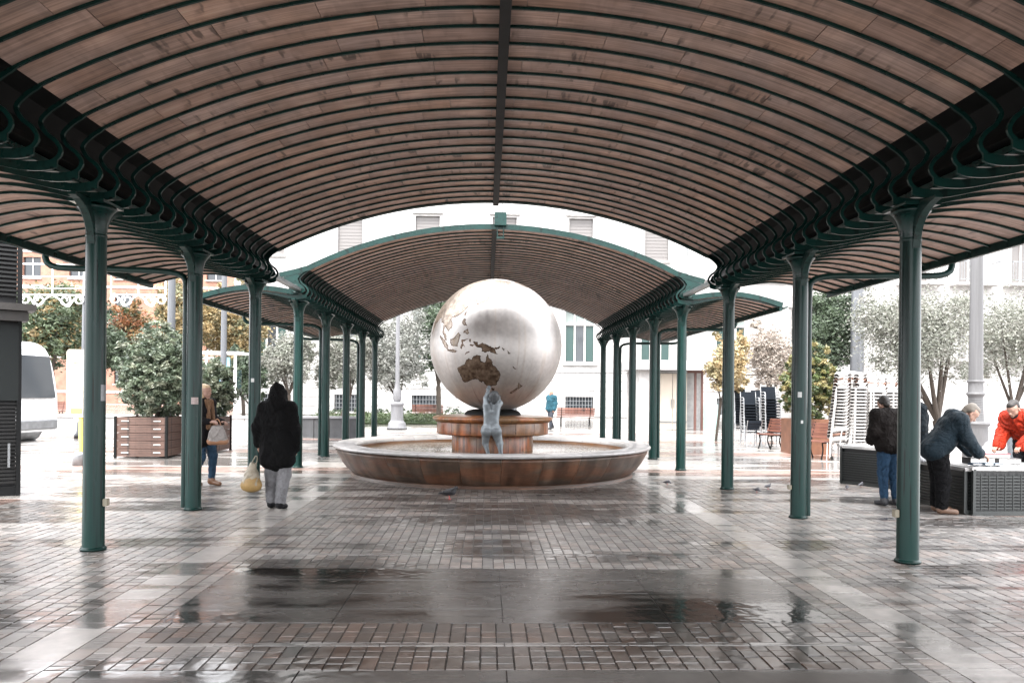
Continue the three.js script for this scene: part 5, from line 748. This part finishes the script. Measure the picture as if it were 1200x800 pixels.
// ---------- stall counters: black slatted boxes with a pale top ----------
const boxBlack = std([0.006, 0.007, 0.007], 0.42, { map: mottle }), slatGrey = std([0.024, 0.028, 0.027], 0.38, { map: mottle }), topPale = std([0.52, 0.51, 0.50], 0.5, { map: mottle });
function counter(label, a, b, depth, h, top, mesh) { // front face runs from a to b on the ground
  const dx = b.x - a.x, dz = b.z - a.z, L = Math.hypot(dx, dz), t = thing('slatted_counter', label, 'counter', [(a.x + b.x) / 2, 0, (a.z + b.z) / 2], -Math.atan2(dz, dx), 'black slatted market counters');
  part('core', box(L - 0.06, h - 0.08, depth - 0.06, 0, h / 2, -depth / 2), boxBlack, t); part('plinth', box(L, 0.06, depth, 0, 0.03, -depth / 2, 0.006), slatGrey, t); for (const x of [-L / 2 + 0.02, L / 2 - 0.02]) part('post', box(0.04, h - 0.03, 0.04, x, h / 2, 0.0, 0.005), slatGrey, t);
  const n = Math.round((h - 0.18) / 0.042); for (let i = 0; i < n; i++) { part('slat', box(L - 0.08, 0.018, 0.025, 0, 0.10 + i * 0.042, -0.002, 0.003), slatGrey, t); part('end_slat', box(0.025, 0.018, depth - 0.1, -L / 2 + 0.016, 0.10 + i * 0.042, -depth / 2, 0.003), slatGrey, t); }
  if (mesh) { const m = Math.round(L / 0.11); for (let i = 1; i < m; i++) part('upright', box(0.008, h - 0.14, 0.01, -L / 2 + i * L / m, h / 2, 0.014), slatGrey, t); }
  part('worktop', box(L + 0.03, 0.05, depth + 0.04, 0, h - 0.01, -depth / 2, 0.012), top, t); return t;
}
const cA = G(1137, 604), cB = G(1300, 612), cC = G(1070, 587), cD = G(985, 566), cE = G(1052, 574);
counter('black gridded counter under the sale goods and red jacket', new THREE.Vector3(cA.x + 0.03, 0, cA.z), new THREE.Vector3(cB.x, 0, cA.z - 0.05), 0.6, 0.64, topPale, true);
counter('black slatted counter running back beside the navy jacket', new THREE.Vector3(cC.x, 0, cC.z - 0.15), new THREE.Vector3(cA.x - 0.02, 0, cA.z - 0.06), 0.55, 0.62, topPale, false);
counter('black slatted counter in front of the white wicker chairs', cD, cE, 0.75, 0.68, topPale, false);
// goods on the counters
const hx = cA.x, hz = cA.z;
{ const cl = solo('white_cloth', nets([[[hx + 0.15, 0.655, hz - 0.30], 0.012, [hx + 1.9, 0.655, hz - 0.34], 0.012], [[hx + 0.1, 0.655, hz - 0.12], 0.012, [hx + 1.9, 0.655, hz - 0.12], 0.012], [[hx + 0.1, 0.655, hz - 0.46], 0.012, [hx + 1.9, 0.655, hz - 0.46], 0.012], [[hx + 0.1, 0.655, hz - 0.22], 0.012, [hx + 1.9, 0.655, hz - 0.4], 0.012]], 0.012, 0.09), cloth([0.72, 0.72, 0.72]), 'white cloth spread on the gridded counter under the goods', 'cloth');
  const bk = (label, x, z, w, h, d, c, turn = 0) => { const t = thing('book', label, 'book', [x, 0.672, z], turn); part('cover', [box(w, 0.006, d, 0, 0.003, 0), box(w, 0.006, d, 0, h - 0.003, 0), box(0.006, h, d, -w / 2 + 0.003, h / 2, 0)], std(c, 0.5), t); part('pages', box(w - 0.014, h - 0.012, d - 0.012, 0.002, h / 2, 0), offWhite, t); };
  bk('dark blue books in a low row along the front edge of the counter', hx + 0.12, hz - 0.08, 0.14, 0.03, 0.11, [0.05, 0.08, 0.12]); bk('slate blue book lying between the dark ones at the edge', hx + 0.28, hz - 0.09, 0.13, 0.035, 0.12, [0.10, 0.14, 0.18], 0.1); bk('thin grey blue book beside the white cloth edge', hx + 0.43, hz - 0.085, 0.13, 0.028, 0.11, [0.07, 0.10, 0.13], -0.08);
  bk('thick black box of goods under the bending hands', hx + 0.32, hz - 0.32, 0.36, 0.085, 0.18, [0.012, 0.012, 0.013], 0.05); bk('black album beside the seller hands', hx + 0.74, hz - 0.36, 0.30, 0.075, 0.2, [0.014, 0.014, 0.016], -0.1); bk('flat red folder on the black goods', hx + 0.62, hz - 0.45, 0.42, 0.13, 0.12, [0.45, 0.04, 0.05], 0.03);
  const heap = thing('folded_cloth', 'heap of white folded cloth on the counter behind the navy jacket', 'cloth', [(cC.x + cA.x) / 2 + 0.1, 0.63, (cC.z + cA.z) / 2 - 0.35], 0.3); part('fold', nets([[[-0.25, 0.05, 0], 0.05, [0.2, 0.06, 0.02], 0.06], [[-0.1, 0.10, -0.05], 0.05, [0.22, 0.09, -0.06], 0.05], [[-0.22, 0.04, -0.12], 0.05, [0.25, 0.05, -0.12], 0.05]], 0.012, 0.03, (x, y, z, d) => d + 0.006 * Math.sin(x * 40 + y * 30) * Math.sin(z * 60)), cloth([0.70, 0.71, 0.74]), heap);
  const pk = (label, x, y, z, s, c) => { const t = thing('goods_bag', label, 'bag', [x, y, z]); part('bag_body', nets([[[-0.1 * s, 0.14 * s, 0], 0.13 * s, [0.12 * s, 0.12 * s, 0], 0.12 * s], [[0, 0.28 * s, 0], 0.07 * s, [0.03 * s, 0.36 * s, 0], 0.04 * s]], 0.018, 0.05, (x, y, z, d) => d + 0.012 * Math.sin(x * 40 + 5 * Math.sin(y * 20)) * Math.sin(z * 35 + y * 24)), cloth(c), t); part('knot', nets([[[0.03 * s, 0.36 * s, 0], 0.035 * s, [0.05 * s, 0.42 * s, 0.02], 0.02 * s]], 0.012, 0.02), cloth(c), t); };
  pk('pale grey sack of goods behind the counter', at(1168, 540, 12.4).x, 0, -12.5, 1.5, [0.40, 0.40, 0.42]); pk('white goods bag between the lamp pedestal and red jacket', at(1178, 540, 13.2).x, 0, -13.4, 2.0, [0.66, 0.65, 0.66]); pk('dark goods bag on the ground behind the gridded counter', at(1160, 540, 11.9).x, 0, -11.9, 1.6, [0.05, 0.05, 0.06]);
  // grey litter bin farther right
  const p = at(1193, 540, 15.5), t = thing('litter_bin', 'dark grey litter bin behind the red jacket', 'bin', [p.x + 0.05, 0, p.z]); part('drum', lathe([[0.001, 0], [0.2, 0], [0.24, 1.1], [0.20, 1.12]], 20), std([0.13, 0.15, 0.17], 0.5), t); part('lid', lathe([[0.26, 1.10], [0.25, 1.2], [0.12, 1.3], [0.001, 1.32]], 20), std([0.09, 0.1, 0.12], 0.4), t); }
// ---------- stacked chairs ----------
const alu = std([0.46, 0.47, 0.48], 0.32, { metalness: 0.75 }), navySlat = soft([0.010, 0.014, 0.020], 0.5, 0.5), wickerW = std([0.62, 0.60, 0.58], 0.55, { map: mottle }), wickerB = std([0.22, 0.115, 0.08], 0.55, { map: mottle });
function darkChair(label) { const t = thing('stacking_chair', label, 'chair', [0, 0, 0], 0, 'dark chairs in stacks');
  part('seat', [box(0.42, 0.025, 0.40, 0, 0.45, 0.02, 0.008)], navySlat, t); part('backrest', [0, 1, 2].map((i) => box(0.43, 0.088, 0.02, 0, 0.60 + i * 0.086, -0.22 - 0.02 * i, 0.005)), navySlat, t); part('frame', [-1, 1].map((s) => [tube([[s * 0.235, 0, -0.26], [s * 0.23, 0.45, -0.20], [s * 0.225, 0.82, -0.28]], 0.014, 6, 10), tube([[s * 0.235, 0, 0.24], [s * 0.23, 0.44, 0.21], [s * 0.23, 0.62, 0.18], [s * 0.23, 0.64, -0.2]], 0.014, 6, 14)]).flat(), alu, t); return t; }
function wickerChair(label) { const t = thing('wicker_chair', label, 'chair', [0, 0, 0], 0, 'white wicker chairs in stacks'); const rows = [];
  part('seat', [cyl(0.22, 0.225, 0.03, 0, 0.43, 0.0, 18)], wickerW, t); for (let i = 0; i < 3; i++) { const pts = []; for (let k = 0; k <= 8; k++) { const a = Math.PI * (0.95 + k * 1.1 / 8); pts.push([Math.cos(a) * (0.245 - 0.010 * i), 0.52 + i * 0.115 + 0.05 * Math.sin(a) * -1, Math.sin(a) * 0.22 - 0.02 * i]); } rows.push(tube(pts, i === 1 ? 0.034 : 0.056, 8, 14)); }
  part('backrest', rows[0], wickerW, t); part('top_rail', rows[2], wickerW, t); part('back_band', rows[1], wickerB, t); part('leg_frame', [-1, 1].map((s) => [tube([[s * 0.22, 0, -0.20], [s * 0.22, 0.45, -0.17], [s * 0.20, 0.84, -0.22]], 0.015, 6, 10), tube([[s * 0.22, 0, 0.20], [s * 0.21, 0.44, 0.19]], 0.015, 6, 6)]).flat(), wickerW, t); return t; }
function stack(make, label, p, turn, n, dy, dz, proto) { let src = proto; for (let i = 0; i < n; i++) { const lz = dz * i, pos = [p.x + Math.sin(turn) * lz + rr(-.006, .006), i * dy, p.z + Math.cos(turn) * lz]; if (!src) { src = make(label); src.position.set(...pos); src.rotation.y = turn; } else copyThing(src, pos, turn + rr(-0.025, 0.025), label); } return src; }
{ let s; const L = 'dark navy chair with silver frame in the stacks beside the young yellow tree'; s = stack(darkChair, L, G(880, 524), Math.PI + 0.1, 11, 0.085, 0.008, s); s = stack(darkChair, L, G(904, 524), Math.PI + 0.05, 13, 0.085, 0.006, s); stack(darkChair, L, G(868, 517), Math.PI + 0.1, 13, 0.085, 0.006, s); stack(darkChair, L, G(890, 513), Math.PI, 12, 0.085, 0.006, s);
  let w; const M = 'white wicker cafe chair with brown bands in the tall leaning stacks'; w = stack(wickerChair, M, G(984, 540), Math.PI + 0.5, 18, 0.078, -0.010, w); for (const [px, py, a, n] of [[1003, 541, 2.9, 18], [1022, 540, 2.7, 17], [1044, 540, 2.6, 17], [994, 532, 3.4, 18], [1014, 531, 3.0, 18], [1036, 530, 2.8, 18]]) stack(wickerChair, M, G(px, py), a, n, 0.078, -0.008, w); }
renderer.render(scene, camera);
